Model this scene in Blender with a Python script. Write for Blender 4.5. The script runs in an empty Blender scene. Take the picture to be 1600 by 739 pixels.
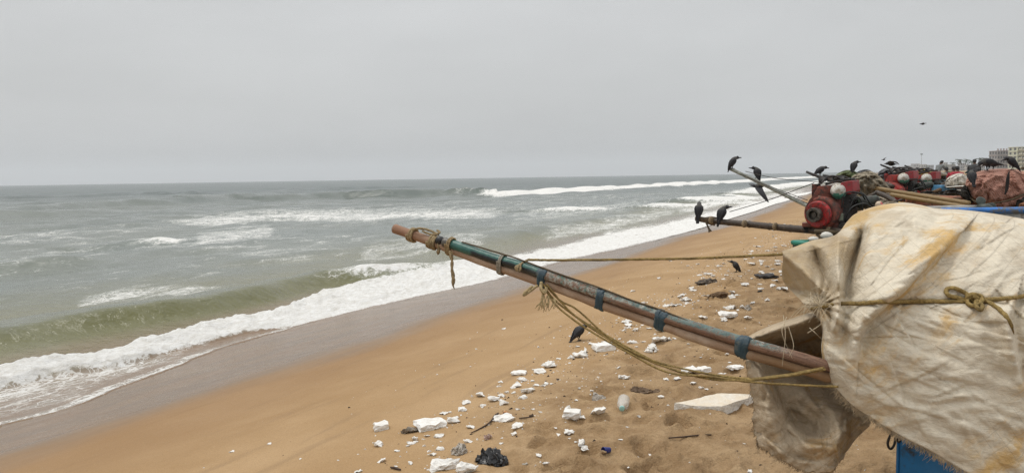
import bpy, math, random
import numpy as np
from mathutils import Vector, Matrix
random.seed(7); RNG = np.random.default_rng(11)
SC = bpy.context.scene; COL = SC.collection

# ------------------------------------------------------------------ camera
FPX, CX, CY = 1150.0, 800.0, 369.5          # focal length and centre in photograph pixels
CAM = np.array([0.0, 0.0, 2.0])
PITCH, ROLL = math.radians(4.62), math.radians(0.9)
_f = np.array([0, math.cos(PITCH), -math.sin(PITCH)])
_r0 = np.array([1.0, 0, 0]); _u0 = np.array([0, math.sin(PITCH), math.cos(PITCH)])
_r = math.cos(ROLL)*_r0 - math.sin(ROLL)*_u0
_u = math.cos(ROLL)*_u0 + math.sin(ROLL)*_r0
cam = bpy.data.cameras.new('camera'); camo = bpy.data.objects.new('camera', cam); COL.objects.link(camo)
M = Matrix.Identity(4)
for i in range(3):
    M[i][0] = _r[i]; M[i][1] = _u[i]; M[i][2] = -_f[i]; M[i][3] = CAM[i]
camo.matrix_world = M
cam.sensor_width = 36; cam.lens = 36*FPX/1600; cam.clip_start = 0.05; cam.clip_end = 20000
SC.camera = camo

def P(px, py, d):
    """point at depth d (metres along the view axis) behind a photograph pixel"""
    return CAM + d*(_f + (px-CX)/FPX*_r - (py-CY)/FPX*_u)
def PX(p):
    q = np.asarray(p, float)-CAM; d = q@_f
    return CX+FPX*(q@_r)/d, CY-FPX*(q@_u)/d, d

# ------------------------------------------------------------------ noise
def _hash(ix, iy, seed):
    h = (ix.astype(np.int64)*374761393 + iy.astype(np.int64)*668265263 + seed*974711) & 0xffffffff
    h = ((h ^ (h >> 13))*1274126177) & 0xffffffff
    return h ^ (h >> 16)
def pnoise(x, y, seed=0):
    x = np.asarray(x, float); y = np.asarray(y, float)
    xi = np.floor(x); yi = np.floor(y); fx = x-xi; fy = y-yi
    ux = fx*fx*fx*(fx*(fx*6-15)+10); uy = fy*fy*fy*(fy*(fy*6-15)+10)
    def g(dx, dy):
        a = _hash(xi+dx, yi+dy, seed)/4294967296.0*2*np.pi
        return np.cos(a)*(fx-dx) + np.sin(a)*(fy-dy)
    return 1.5*((g(0,0)*(1-ux)+g(1,0)*ux)*(1-uy) + (g(0,1)*(1-ux)+g(1,1)*ux)*uy)
def fbm(x, y, seed=0, oct=4, gain=.5):
    s = 0; a = 1.0
    for i in range(oct):
        s = s + a*pnoise(x*2**i+i*17.3, y*2**i-i*9.1, seed+i); a *= gain
    return s
def sstep(a, b, x):
    t = np.clip((x-a)/(b-a), 0, 1); return t*t*(3-2*t)

# ------------------------------------------------------------------ beach profile, shore frame (u along the shore, v out to sea)
SA = math.radians(26.8); SS, CS = math.sin(SA), math.cos(SA)
def UV(x, y): return SS*x+CS*y, -CS*x+SS*y
def XY(u, v): return SS*u-CS*v, CS*u+SS*v
_tv = np.linspace(-200, 400, 12001)
_tz = np.interp(_tv, [-200,-60,-10,-3,0,2.5,4.2,8,11,16,30,80,400], [2.0,.9,.4,.24,.12,.0,-.14,-.86,-1.2,-1.55,-2.6,-6,-9])
_k = np.exp(-np.linspace(-2.5,2.5,41)**2); _k /= _k.sum()
_tz = np.convolve(np.pad(_tz,20,mode='edge'), _k, 'valid')
DENTS = None
def wig(u): return .22*np.sin(u/7.3+1.1)+.16*np.sin(u/3.1+.4)+.5*np.sin(u/31.)*np.clip(u/60,0,1)
def base_z(x, y):
    u, v = UV(x, y); return np.interp(v+wig(u), _tv, _tz)
def ground_z(x, y):
    x = np.asarray(x,float); y = np.asarray(y,float)
    u, v = UV(x, y)
    z = np.interp(v+wig(u), _tv, _tz)
    rough = 1-sstep(1.6, 3.8, v + .8*pnoise(u*.5, v*.5, 5))
    near = np.clip(1-np.hypot(x,y)/40, 0, 1)
    z = z + .035*fbm(u*.7, v*.7, 3, 3)*(.25+.75*rough)
    z = z + near*rough*(.024*fbm(x*3.1, y*3.1, 9, 5, .62) - .030*np.abs(fbm(x*2.1,y*2.1,21,3))+.020*np.abs(pnoise(x*7+y*2,y*6,23))+.007*fbm(x*17,y*13,27,2))
    z = z + near*.004*fbm(u*2.5, v*6, 31, 3)
    if DENTS is not None:
        for (a, b, sx, sy, rot, dep) in DENTS:
            m = (np.abs(x-a) < .6) & (np.abs(y-b) < .6)
            if not m.any(): continue
            dx = x[m]-a; dy = y[m]-b; c, s = math.cos(rot), math.sin(rot)
            q = ((dx*c+dy*s)/sx)**2 + ((-dx*s+dy*c)/sy)**2
            z[m] += dep*(-np.exp(-q*q) + .45*np.exp(-(np.sqrt(q)-1.45)**2*6))
    return z
_dl = []
_rr = random.Random(3)
for i in range(420):
    u = _rr.uniform(1.5, 22); v = 2.6-abs(_rr.gauss(0, 1.6))*1.2
    x, y = XY(u, v)
    _dl.append((x, y, _rr.uniform(.05,.1), _rr.uniform(.10,.17), _rr.uniform(0,6.28), _rr.uniform(.018,.055)))
DENTS = _dl
def gz(x, y): return float(ground_z(np.array([x]), np.array([y]))[0])
def G(px, py, z=None):
    """where the view ray through a pixel meets the sand (or the level z)"""
    d = P(px, py, 1.0)-CAM
    if z is not None:
        t = (z-CAM[2])/d[2]; return CAM+d*t
    t = (0-CAM[2])/d[2]
    t = np.linspace(max(.5,t*.6), t*2.2, 900)
    pts = CAM[None]+d[None]*t[:,None]
    h = ground_z(pts[:,0].copy(), pts[:,1].copy())
    k = np.argmax(pts[:,2] < h)
    return pts[k] if k else pts[-1]

# ------------------------------------------------------------------ mesh helpers
def new_mesh(name, V, F, mats=(), midx=None, uv=None, smooth=True, attrs=None):
    V = np.asarray(V, np.float32)
    me = bpy.data.meshes.new(name)
    if isinstance(F, np.ndarray) and F.ndim == 2:
        n, k = F.shape
        me.vertices.add(len(V)); me.vertices.foreach_set('co', V.ravel())
        me.loops.add(n*k); me.loops.foreach_set('vertex_index', F.ravel().astype(np.int32))
        me.polygons.add(n); me.polygons.foreach_set('loop_start', np.arange(0, n*k, k, dtype=np.int32))
        me.polygons.foreach_set('loop_total', np.full(n, k, dtype=np.int32))
        me.update(calc_edges=True)
    else:
        me.from_pydata([tuple(map(float,v)) for v in V], [], [tuple(map(int,f)) for f in F])
    for m in mats: me.materials.append(m)
    if midx is not None: me.polygons.foreach_set('material_index', np.asarray(midx, np.int32))
    if smooth: me.polygons.foreach_set('use_smooth', np.ones(len(me.polygons), bool))
    if uv is not None:
        lay = me.uv_layers.new(name='UVMap')
        li = np.empty(len(me.loops), np.int32); me.loops.foreach_get('vertex_index', li)
        lay.data.foreach_set('uv', np.asarray(uv, np.float32)[li].ravel())
    if attrs:
        for k, a in attrs.items():
            at = me.attributes.new(k, 'FLOAT', 'POINT'); at.data.foreach_set('value', np.asarray(a, np.float32))
    me.validate()
    return me

class MB:
    """collects shapes (in world space) that end up as ONE mesh object"""
    def __init__(s): s.V=[]; s.F=[]; s.I=[]; s.U=[]; s.n=0
    def add(s, V, F, mi=0, uv=None):
        V = np.asarray(V, float); n = s.n
        s.V.append(V); s.F += [tuple(int(i)+n for i in f) for f in F]; s.I += [mi]*len(F)
        s.U.append(np.asarray(uv, float) if uv is not None else np.zeros((len(V),2))); s.n += len(V)
        return s
    def tube(s, pts, rad, seg=10, mi=0, caps=True, smooth=0, twist=None, sq=None):
        pts = np.asarray(pts, float)
        rad = np.asarray(rad if np.ndim(rad) else [rad]*len(pts), float)
        if smooth: pts, rad = crom(pts, rad, smooth)
        n = len(pts); T = np.gradient(pts, axis=0); T /= np.linalg.norm(T,axis=1)[:,None]+1e-12
        a = np.array([0,0,1.0]) if abs(T[0][2]) < .9 else np.array([1.0,0,0])
        N = np.cross(T[0], a); N /= np.linalg.norm(N)
        L = np.concatenate([[0], np.cumsum(np.linalg.norm(np.diff(pts,axis=0),axis=1))])
        V=[]; U=[]; th = np.arange(seg)/seg*2*np.pi
        for i in range(n):
            N = N - T[i]*(N@T[i]); N /= np.linalg.norm(N)+1e-12; B = np.cross(T[i], N)
            r = np.full(seg, rad[i])
            if twist: r = r*(1+.16*np.cos(3*(th) - L[i]*twist))
            ca, sa = np.cos(th)*r, np.sin(th)*r
            if sq: sa = sa*sq
            V.append(pts[i]+ca[:,None]*N+sa[:,None]*B)
            U.append(np.stack([np.full(seg, L[i]), np.sin(th)],1))
        F=[]
        for i in range(n-1):
            for j in range(seg):
                k=(j+1)%seg; F.append((i*seg+j, i*seg+k, (i+1)*seg+k, (i+1)*seg+j))
        V = np.concatenate(V); U = np.concatenate(U)
        if caps: F.append(tuple(range(seg-1,-1,-1))); F.append(tuple((n-1)*seg+j for j in range(seg)))
        return s.add(V, F, mi, U)
    def rope(s, pts, r, mi=0, smooth=6, pitch=6.0, seg=9):
        r0=float(np.max(r))
        return s.tube(pts, r, seg, mi, True, smooth, twist=2*np.pi/(pitch*r0))
    def box(s, c, ax, ay, az, mi=0, bev=.12):
        """box from a centre and three half vectors, chamfered along every edge"""
        c=np.asarray(c,float); A=[np.asarray(a,float) for a in (ax,ay,az)]
        L=[np.linalg.norm(a) for a in A]; b=bev*min(L)
        V=[]; idx={}
        for sx in (-1,1):
            for sy in (-1,1):
                for sz in (-1,1):
                    sg=(sx,sy,sz)
                    for k in range(3):
                        p=c.copy()
                        for m in range(3):
                            p = p + sg[m]*A[m]*((1 if m==k else 1-b/L[m]))
                        idx[(sg,k)]=len(V); V.append(p)
        F=[]
        for k in range(3):
            o=[m for m in range(3) if m!=k]
            for sgn in (-1,1):
                q=[]
                for (a,b2) in ((-1,-1),(1,-1),(1,1),(-1,1)):
                    sg=[0,0,0]; sg[k]=sgn; sg[o[0]]=a; sg[o[1]]=b2; q.append(idx[(tuple(sg),k)])
                F.append(tuple(q))
        for k in range(3):                                   # edges running along k
            o=[m for m in range(3) if m!=k]
            for a in (-1,1):
                for b2 in (-1,1):
                    lo=[0,0,0]; lo[o[0]]=a; lo[o[1]]=b2; hi=lo[:]; lo[k]=-1; hi[k]=1
                    F.append((idx[(tuple(lo),o[0])],idx[(tuple(hi),o[0])],idx[(tuple(hi),o[1])],idx[(tuple(lo),o[1])]))
        for sx in (-1,1):
            for sy in (-1,1):
                for sz in (-1,1):
                    F.append(tuple(idx[((sx,sy,sz),k)] for k in range(3)))
        return s.add(V,F,mi)
    def lathe(s, c, axis, prof, seg=24, mi=0, up=None):
        """prof: (distance along the axis, radius)"""
        c=np.asarray(c,float); ax=np.asarray(axis,float); ax/=np.linalg.norm(ax)
        a=np.array([0,0,1.0]) if abs(ax[2])<.9 else np.array([1.0,0,0])
        N=np.cross(ax,a); N/=np.linalg.norm(N); B=np.cross(ax,N)
        th=np.arange(seg)/seg*2*np.pi; V=[]; F=[]; U=[]
        for (h,r) in prof:
            V.append(c+ax*h+max(r,1e-4)*(np.cos(th)[:,None]*N+np.sin(th)[:,None]*B)); U.append(np.stack([np.full(seg,h),th/6.283],1))
        for i in range(len(prof)-1):
            for j in range(seg):
                k=(j+1)%seg; F.append((i*seg+j,i*seg+k,(i+1)*seg+k,(i+1)*seg+j))
        F.append(tuple(range(seg-1,-1,-1))); F.append(tuple((len(prof)-1)*seg+j for j in range(seg)))
        return s.add(np.concatenate(V),F,mi,np.concatenate(U))
    def loft(s, rings, mi=0, caps=True, mids=None):
        n=len(rings); k=len(rings[0]); F=[]; base=np.concatenate(rings)
        I=[]
        for i in range(n-1):
            for j in range(k):
                q=(j+1)%k; F.append((i*k+j,i*k+q,(i+1)*k+q,(i+1)*k+j)); I.append(mids[i] if mids else mi)
        if caps:
            F.append(tuple(range(k-1,-1,-1))); I.append(I[0]); F.append(tuple((n-1)*k+j for j in range(k))); I.append(I[-2])
        s.add(base,F,0); s.I[-len(F):]=I
        return s
    def build(s, name, mats, parent=None, smooth=True, origin=None, sub=0):
        if not isinstance(mats,(list,tuple)): mats=[mats]
        V=np.concatenate(s.V)
        if origin is None:
            origin = np.array([V[:,0].mean(), V[:,1].mean(), V[:,2].min()])
        pl = np.array(parent.matrix_basis.translation) if parent is not None else np.zeros(3)
        if parent is not None and parent.parent is not None: pl = pl + np.array(parent.parent.matrix_basis.translation)
        me=new_mesh(name, V-origin, s.F, mats, s.I, np.concatenate(s.U), smooth)
        o=bpy.data.objects.new(name, me); COL.objects.link(o); o.location=Vector(origin-pl)
        if parent is not None: o.parent=parent
        if sub:
            md=o.modifiers.new('sub','SUBSURF'); md.levels=sub; md.render_levels=sub
        return o
def crom(pts, rad, m):
    pts=np.asarray(pts,float); q=np.vstack([2*pts[0]-pts[1],pts,2*pts[-1]-pts[-2]]); rr=np.concatenate([[rad[0]],rad,[rad[-1]]])
    O=[];R=[]
    for i in range(1,len(q)-2):
        for t in np.arange(m)/m:
            a,b,c,d=q[i-1],q[i],q[i+1],q[i+2]
            O.append(.5*((2*b)+(c-a)*t+(2*a-5*b+4*c-d)*t*t+(-a+3*b-3*c+d)*t**3)); R.append(rr[i]*(1-t)+rr[i+1]*t)
    O.append(pts[-1]); R.append(rad[-1]); return np.array(O),np.array(R)
def smooth2(a, m=8):
    return crom(np.asarray(a,float), np.ones(len(a)), m)[0]

def tag(o, label=None, cat=None, group=None, kind=None):
    if label: o['label']=label
    if cat: o['category']=cat
    if group: o['group']=group
    if kind: o['kind']=kind
    return o
def empty(name, loc, label, cat, group=None):
    o=bpy.data.objects.new(name,None); COL.objects.link(o); o.location=Vector([float(a) for a in loc]); o.empty_display_size=.1
    return tag(o,label,cat,group)

# ------------------------------------------------------------------ material helpers
class NT:
    def __init__(s, name):
        s.m=bpy.data.materials.new(name); s.m.use_nodes=True; s.t=s.m.node_tree; s.t.nodes.clear()
        s.out=s.n('ShaderNodeOutputMaterial'); s.b=s.n('ShaderNodeBsdfPrincipled'); s.l(s.b.outputs[0], s.out.inputs[0])
    def n(s, ty, **kw):
        x=s.t.nodes.new(ty)
        for k,v in kw.items(): setattr(x,k,v)
        return x
    def l(s,a,b): s.t.links.new(a,b)
    def val(s, sock, v):
        if hasattr(v,'is_linked') or isinstance(v, bpy.types.NodeSocket): s.l(v, sock)
        else: sock.default_value = v
    def pos(s): return s.n('ShaderNodeNewGeometry').outputs['Position']
    def obj(s): return s.n('ShaderNodeTexCoord').outputs['Object']
    def uv(s): return s.n('ShaderNodeTexCoord').outputs['UV']
    def map(s, vec, scale=(1,1,1), rot=(0,0,0), loc=(0,0,0)):
        x=s.n('ShaderNodeMapping'); s.l(vec,x.inputs[0]); x.inputs['Scale'].default_value=scale; x.inputs['Rotation'].default_value=rot; x.inputs['Location'].default_value=loc
        return x.outputs[0]
    def noise(s, vec, scale, detail=4, rough=.55, dist=0.0):
        x=s.n('ShaderNodeTexNoise'); s.l(vec,x.inputs['Vector']); x.inputs['Scale'].default_value=scale; x.inputs['Detail'].default_value=detail; x.inputs['Roughness'].default_value=rough; x.inputs['Distortion'].default_value=dist
        return x.outputs['Fac']
    def voro(s, vec, scale, feature='F1', out='Distance'):
        x=s.n('ShaderNodeTexVoronoi', feature=feature); s.l(vec,x.inputs['Vector']); x.inputs['Scale'].default_value=scale
        return x.outputs[out]
    def wave(s, vec, scale, dist=1.0, detail=2, direction='X'):
        x=s.n('ShaderNodeTexWave', bands_direction=direction); s.l(vec,x.inputs['Vector']); x.inputs['Scale'].default_value=scale; x.inputs['Distortion'].default_value=dist; x.inputs['Detail'].default_value=detail
        return x.outputs['Fac']
    def ramp(s, fac, a, b, lo=0.0, hi=1.0):
        x=s.n('ShaderNodeMapRange', interpolation_type='SMOOTHSTEP'); s.l(fac,x.inputs[0])
        x.inputs[1].default_value=a; x.inputs[2].default_value=b; x.inputs[3].default_value=lo; x.inputs[4].default_value=hi
        return x.outputs[0]
    def math(s, op, a, b=0.0, c=0.0):
        x=s.n('ShaderNodeMath', operation=op); s.val(x.inputs[0],a); s.val(x.inputs[1],b); s.val(x.inputs[2],c); return x.outputs[0]
    def mix(s, f, a, b, mode='MIX'):
        x=s.n('ShaderNodeMix', data_type='RGBA', blend_type=mode)
        s.val(x.inputs[0],f); s.val(x.inputs[6], a if not isinstance(a,tuple) else (*a,1)); s.val(x.inputs[7], b if not isinstance(b,tuple) else (*b,1)); return x.outputs[2]
    def attr(s, name): return s.n('ShaderNodeAttribute', attribute_name=name).outputs['Fac']
    def bump(s, h, strength=.3, dist=.01, prev=None):
        x=s.n('ShaderNodeBump'); s.l(h,x.inputs['Height']); x.inputs['Strength'].default_value=strength; x.inputs['Distance'].default_value=dist
        if prev is not None: s.l(prev, x.inputs['Normal'])
        return x.outputs[0]
    def set(s, color=None, rough=None, normal=None, metal=None, spec=None, alpha=None, trans=None):
        b=s.b.inputs
        if color is not None: s.val(b['Base Color'], (*color,1) if isinstance(color,tuple) else color)
        if rough is not None: s.val(b['Roughness'], rough)
        if normal is not None: s.l(normal, b['Normal'])
        if metal is not None: s.val(b['Metallic'], metal)
        if spec is not None: s.val(b['Specular IOR Level'], spec)
        if alpha is not None: s.val(b['Alpha'], alpha)
        if trans is not None: s.val(b['Transmission Weight'], trans)
        return s.m
_MC={}
def simple(name, col, rough=.7, var=.25, scale=8, dirt=None, metal=0.0, bump=.15, bscale=60, spec=None, dirt_amt=.5):
    """worn surface: colour varied by noise, optional dirt/rust patches, fine bump"""
    if name in _MC: return _MC[name]
    t=NT(name); p=t.obj(); n=t.noise(p,scale,5,.6)
    c=t.mix(t.ramp(n,.25,.75), tuple(x*(1-var) for x in col), tuple(min(1,x*(1+var)) for x in col))
    if dirt is not None:
        n2=t.noise(p,scale*1.7,6,.65,.4); c=t.mix(t.ramp(n2,.62-dirt_amt*.3,.72-dirt_amt*.2), c, dirt)
    nb=t.bump(t.noise(p,bscale,4,.6),bump,.01)
    _MC[name]=t.set(c,rough,nb,metal,spec); return _MC[name]
# ------------------------------------------------------------------ sky, sun, air
W=bpy.data.worlds.new('World'); SC.world=W; W.use_nodes=True; wt=W.node_tree; wt.nodes.clear()
SUN_EL, SUN_AZ = math.radians(66), math.radians(-62)
sky=wt.nodes.new('ShaderNodeTexSky'); sky.sky_type='NISHITA'; sky.sun_disc=False; sky.sun_elevation=SUN_EL; sky.sun_rotation=SUN_AZ
sky.air_density=1.5; sky.dust_density=6
tc=wt.nodes.new('ShaderNodeTexCoord'); sep=wt.nodes.new('ShaderNodeSeparateXYZ'); wt.links.new(tc.outputs['Generated'],sep.inputs[0])
ramp=wt.nodes.new('ShaderNodeValToRGB'); wt.links.new(sep.outputs['Z'],ramp.inputs[0])
def K(r,g,b,k): return (r*k,g*k,b*k,1)
e=ramp.color_ramp.elements
e[0].position=0.0; e[0].color=K(.968,.992,1.0,.55)
e[1].position=1.0; e[1].color=K(1.0,1.0,1.0,1.0)
x=e.new(.10); x.color=K(.972,.992,1.0,.505)
x=e.new(.25); x.color=K(.976,.990,1.0,.535)
x=e.new(.5); x.color=K(1,1,1,.80)
sc_=wt.nodes.new('ShaderNodeVectorMath'); sc_.operation='SCALE'; wt.links.new(ramp.outputs[0],sc_.inputs[0]); sc_.inputs['Scale'].default_value=11.5
mp=wt.nodes.new('ShaderNodeMapping'); wt.links.new(tc.outputs['Generated'],mp.inputs[0]); mp.inputs['Scale'].default_value=(1.0,1.0,3.2)
nz=wt.nodes.new('ShaderNodeTexNoise'); wt.links.new(mp.outputs[0],nz.inputs['Vector']); nz.inputs['Scale'].default_value=2.1; nz.inputs['Detail'].default_value=5; nz.inputs['Roughness'].default_value=.5
mr=wt.nodes.new('ShaderNodeMapRange'); wt.links.new(nz.outputs['Fac'],mr.inputs[0]); mr.inputs[1].default_value=.3; mr.inputs[2].default_value=.7; mr.inputs[3].default_value=.925; mr.inputs[4].default_value=1.065
sc2=wt.nodes.new('ShaderNodeVectorMath'); sc2.operation='SCALE'; wt.links.new(sc_.outputs[0],sc2.inputs[0]); wt.links.new(mr.outputs[0],sc2.inputs['Scale'])
mx=wt.nodes.new('ShaderNodeMix'); mx.data_type='RGBA'; mx.inputs[0].default_value=.94
wt.links.new(sky.outputs[0],mx.inputs[6]); wt.links.new(sc2.outputs[0],mx.inputs[7])
bg=wt.nodes.new('ShaderNodeBackground'); bg.inputs['Strength'].default_value=.1; wt.links.new(mx.outputs[2],bg.inputs[0])
wo=wt.nodes.new('ShaderNodeOutputWorld'); wt.links.new(bg.outputs[0],wo.inputs[0])
sl=bpy.data.lights.new('sun','SUN'); sl.energy=1.1; sl.angle=math.radians(12); sl.color=(1,.965,.91)
so=bpy.data.objects.new('sun',sl); COL.objects.link(so)
sd=Vector((math.sin(SUN_AZ)*math.cos(SUN_EL), math.cos(SUN_AZ)*math.cos(SUN_EL), math.sin(SUN_EL)))
so.rotation_euler=sd.to_track_quat('Z','Y').to_euler(); so.location=(0,0,30)
SC.view_settings.view_transform='Standard'; SC.view_settings.look='None'; SC.view_settings.exposure=0.14; SC.view_settings.gamma=1
SC.view_settings.use_curve_mapping=False
SC.render.engine='CYCLES'
SC.cycles.use_denoising=True; SC.cycles.denoiser='OPENIMAGEDENOISE'; SC.cycles.denoising_input_passes='RGB_ALBEDO_NORMAL'; SC.cycles.denoising_prefilter='NONE'; SC.cycles.denoising_quality='HIGH'
SC.cycles.max_bounces=6; SC.cycles.diffuse_bounces=3; SC.cycles.glossy_bounces=3; SC.cycles.transmission_bounces=4; SC.cycles.transparent_max_bounces=8; SC.cycles.volume_bounces=0
SC.cycles.sample_clamp_indirect=6

SEA=-1.25
FAR=3600.0
def fan(r0, r1, dr, az_dense=(-39,39), nd=760, az_lo=-180, az_hi=180, ns=40, tail=None, fine=None):
    az=np.concatenate([np.linspace(az_lo,az_dense[0],ns,endpoint=False), np.linspace(az_dense[0],az_dense[1],nd,endpoint=False), np.linspace(az_dense[1],az_hi,ns)])
    r=np.exp(np.arange(math.log(r0), math.log(r1), dr))
    if fine: r=np.concatenate([r[r<fine[0]],np.exp(np.arange(math.log(fine[0]),math.log(fine[1]),fine[2])),r[r>fine[1]*1.004]])
    if tail is not None: r=np.concatenate([r, tail])
    A,R=np.meshgrid(np.radians(az), r, indexing='ij')
    X=np.sin(A)*R; Y=np.cos(A)*R
    n,m=A.shape; i=np.arange(n*m).reshape(n,m)
    F=np.stack([i[:-1,:-1],i[1:,:-1],i[1:,1:],i[:-1,1:]],-1).reshape(-1,4)
    return X.ravel(),Y.ravel(),R.ravel(),F
def compact(V,F,attrs):
    used=np.zeros(len(V),bool); used[F.ravel()]=True; mp=np.cumsum(used)-1
    return V[used], mp[F], {k:a[used] for k,a in attrs.items()}

# ------------------------------------------------------------------ sand
X,Y,R,F=fan(.4,90,.0075,nd=700,ns=60,tail=np.array([110,150,220,350,600,1000,2000,FAR]),fine=(2.2,16,.0042))
Z=ground_z(X,Y); u,v=UV(X,Y)
vw=v+wig(u)
F=F[(v[F].min(1)<60)]
wetn=vw+.35*fbm(u*.25,v*.9,41,3)-.95*np.exp(-((u-4)/5.5)**2)
a_wet=sstep(7.0,8.6,wetn)            # soaked, mirror-like
a_damp=sstep(3.9,7.6,wetn)           # dark and smooth
a_rough=1-sstep(1.6,3.8,v+.8*pnoise(u*.5,v*.5,5))
V=np.stack([X,Y,Z],1); V,F,at=compact(V,F,{'wet':a_wet,'damp':a_damp,'rough':a_rough})
t=NT('beach_sand'); p=t.pos()
wet,damp,rgh=t.attr('wet'),t.attr('damp'),t.attr('rough')
pr=t.map(p,rot=(0,0,SA))
big=t.noise(pr,.55,5,.6,.3); med=t.noise(p,3.2,6,.62); fine=t.noise(p,85,4,.75); grain=t.noise(p,260,3,.8)
strk=t.noise(t.map(pr,(3.0,.5,1)),1.0,5,.6,.5)
c_dry=t.mix(t.ramp(med,.3,.72),(.285,.180,.088),(.46,.318,.178))
c_smooth=t.mix(t.ramp(big,.3,.7),(.350,.222,.106),(.440,.296,.158))
c=t.mix(t.ramp(t.math('ADD',rgh,t.math('MULTIPLY',t.math('SUBTRACT',med,.5),.9)),.25,.8),c_smooth,c_dry)
c=t.mix(t.math('MULTIPLY',t.ramp(strk,.53,.68),.38),c,(.25,.165,.09))
c=t.mix(t.math('MULTIPLY',damp,.6),c,(.25,.138,.058))
c=t.mix(wet,c,t.mix(t.ramp(strk,.4,.62),(.190,.112,.052),(.155,.098,.052)))
c=t.mix(t.ramp(fine,.42,.75,0,.5),c,(.15,.09,.045))
c=t.mix(t.ramp(grain,.56,.74,0,.6),c,(.62,.5,.36))
dry=t.math('SUBTRACT',1.0,wet)
spk=t.voro(p,26); spm=t.ramp(t.noise(p,1.4,4,.6),.50,.66)
c=t.mix(t.math('MULTIPLY',t.math('MULTIPLY',t.ramp(spk,.075,.05),spm),t.math('MULTIPLY',dry,.9)),c,(.80,.74,.64))
spk2=t.voro(t.map(p,loc=(4.3,1.7,0)),17); 
c=t.mix(t.math('MULTIPLY',t.math('MULTIPLY',t.ramp(spk2,.07,.04),t.ramp(t.noise(p,.9,4,.6),.5,.62)),t.math('MULTIPLY',rgh,.85)),c,(.06,.042,.03))
nb=t.bump(t.math('ADD',t.math('MULTIPLY',fine,.35),t.math('MULTIPLY',t.noise(p,45,5,.7),1.0)),.55,.012)
t.set(c, t.math('SUBTRACT',.95,t.math('ADD',t.math('MULTIPLY',damp,.2),t.math('MULTIPLY',wet,.53))), None, spec=t.math('ADD',.2,t.math('MULTIPLY',wet,.24)))
bn=t.n('ShaderNodeBump'); t.l(t.math('ADD',t.math('MULTIPLY',fine,.25),t.math('ADD',t.math('MULTIPLY',t.noise(p,38,5,.7),.6),t.math('MULTIPLY',t.noise(p,11,5,.65,.6),1.5))),bn.inputs['Height']); bn.inputs['Distance'].default_value=.034
t.l(t.math('MULTIPLY',t.math('SUBTRACT',1.0,t.math('MULTIPLY',wet,.95)),t.math('ADD',.10,t.math('MULTIPLY',rgh,.75))),bn.inputs['Strength']); t.l(bn.outputs[0],t.b.inputs['Normal'])
sand=bpy.data.objects.new('beach_sand',new_mesh('beach_sand',V,F,[t.m],attrs=at)); COL.objects.link(sand); tag(sand,'tan sandy beach sloping down to the surf','beach',kind='structure')

# ------------------------------------------------------------------ sea
def curve(pts, z):
    q=np.array([G(a,b,z) for a,b in pts]); uu,vv=UV(q[:,0],q[:,1]); o=np.argsort(uu); return uu[o],vv[o],o
X,Y,R,F=fan(7,FAR,.0062,nd=820,az_lo=-156,az_hi=60,ns=30)
u,v=UV(X,Y)
keep=v>9.2
F=F[keep[F].any(1)]
foam=np.zeros_like(X); _unused=0; z=np.zeros_like(X); swash=np.zeros_like(X); mud=np.zeros_like(X)
lod=lambda wl: np.clip(wl/(R*.0062*3.0)-.5,0,1)
# wind chop and swell, mostly running in towards the shore
rs=np.random.default_rng(5)
deep=sstep(11,18,v)
for wl in np.geomspace(.45,14,46):
    th=rs.normal(0,.55); ph=rs.uniform(0,6.28); k=2*np.pi/wl
    kk=(u*math.sin(th)+v*math.cos(th))*k+ph+1.2*pnoise(u/(wl*5),v/(wl*5),int(wl*100))
    mod=.5+.8*pnoise(u/(wl*7)+9,v/(wl*4),int(wl*77))
    z+= (.0062 if wl<1.2 else .0098)*wl**.82*np.sin(kk)*np.clip(mod,0,2)*lod(wl)*deep*(.55+.6*sstep(20,60,v))
# far swell that still shows as dark lines towards the horizon
for wl,am in ((22,.10),(31,.14),(47,.18)):
    z+=am*np.sin(v*2*np.pi/wl+2.2*pnoise(u/60,v/80,int(wl)))*np.clip(.5+pnoise(u/90,v/40,int(wl)+3),0,1.4)*sstep(45,140,v)*lod(wl)
def ridge(pts, zc, A, wf, wb, fm=None):
    """a wave crest traced by points; A and fm (foam on the face and crest) may vary along it"""
    global z, foam
    uu,vv,o=curve(pts,zc)
    A=np.full(len(pts),A) if np.ndim(A)==0 else np.asarray(A,float)
    vc=np.interp(u,uu,vv)+.25*pnoise(u*.16,u*0+3.7,17)*np.clip(wf,0,2); a=np.interp(u,uu,A[o],left=0,right=0)
    span=uu[-1]-uu[0]
    a=a*sstep(uu[0]-.12*span,uu[0]+.06*span,u)*(1-sstep(uu[-1]-.06*span,uu[-1]+.12*span,u)) if True else a
    a=a*(1+.22*pnoise(u*.5/max(wf,.5),v*.08,23))
    tt=v-vc; g=np.where(tt<0,np.exp(-(tt/wf)**2),np.exp(-(tt/wb)**2))
    z+=a*g
    if fm is not None:
        f=np.interp(u,uu,np.asarray(fm,float)[o],left=0,right=0)
        fe=np.where(tt<0,np.exp(-(tt/(wf*1.5))**4),np.exp(-(tt/(wb*.4))**2))
        foam[:]=np.maximum(foam,f*fe)
_dy=np.maximum(X*0+Y*_f[1]+(SEA-CAM[2])*_f[2],.5)
def plane_px(zc):
    qx=X; qy=Y; qz=zc-CAM[2]; d=np.maximum(qx*_f[0]+qy*_f[1]+qz*_f[2],.5)
    return CX+FPX*(qx*_r[0]+qy*_r[1]+qz*_r[2])/d, CY-FPX*(qx*_u[0]+qy*_u[1]+qz*_u[2])/d
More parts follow.
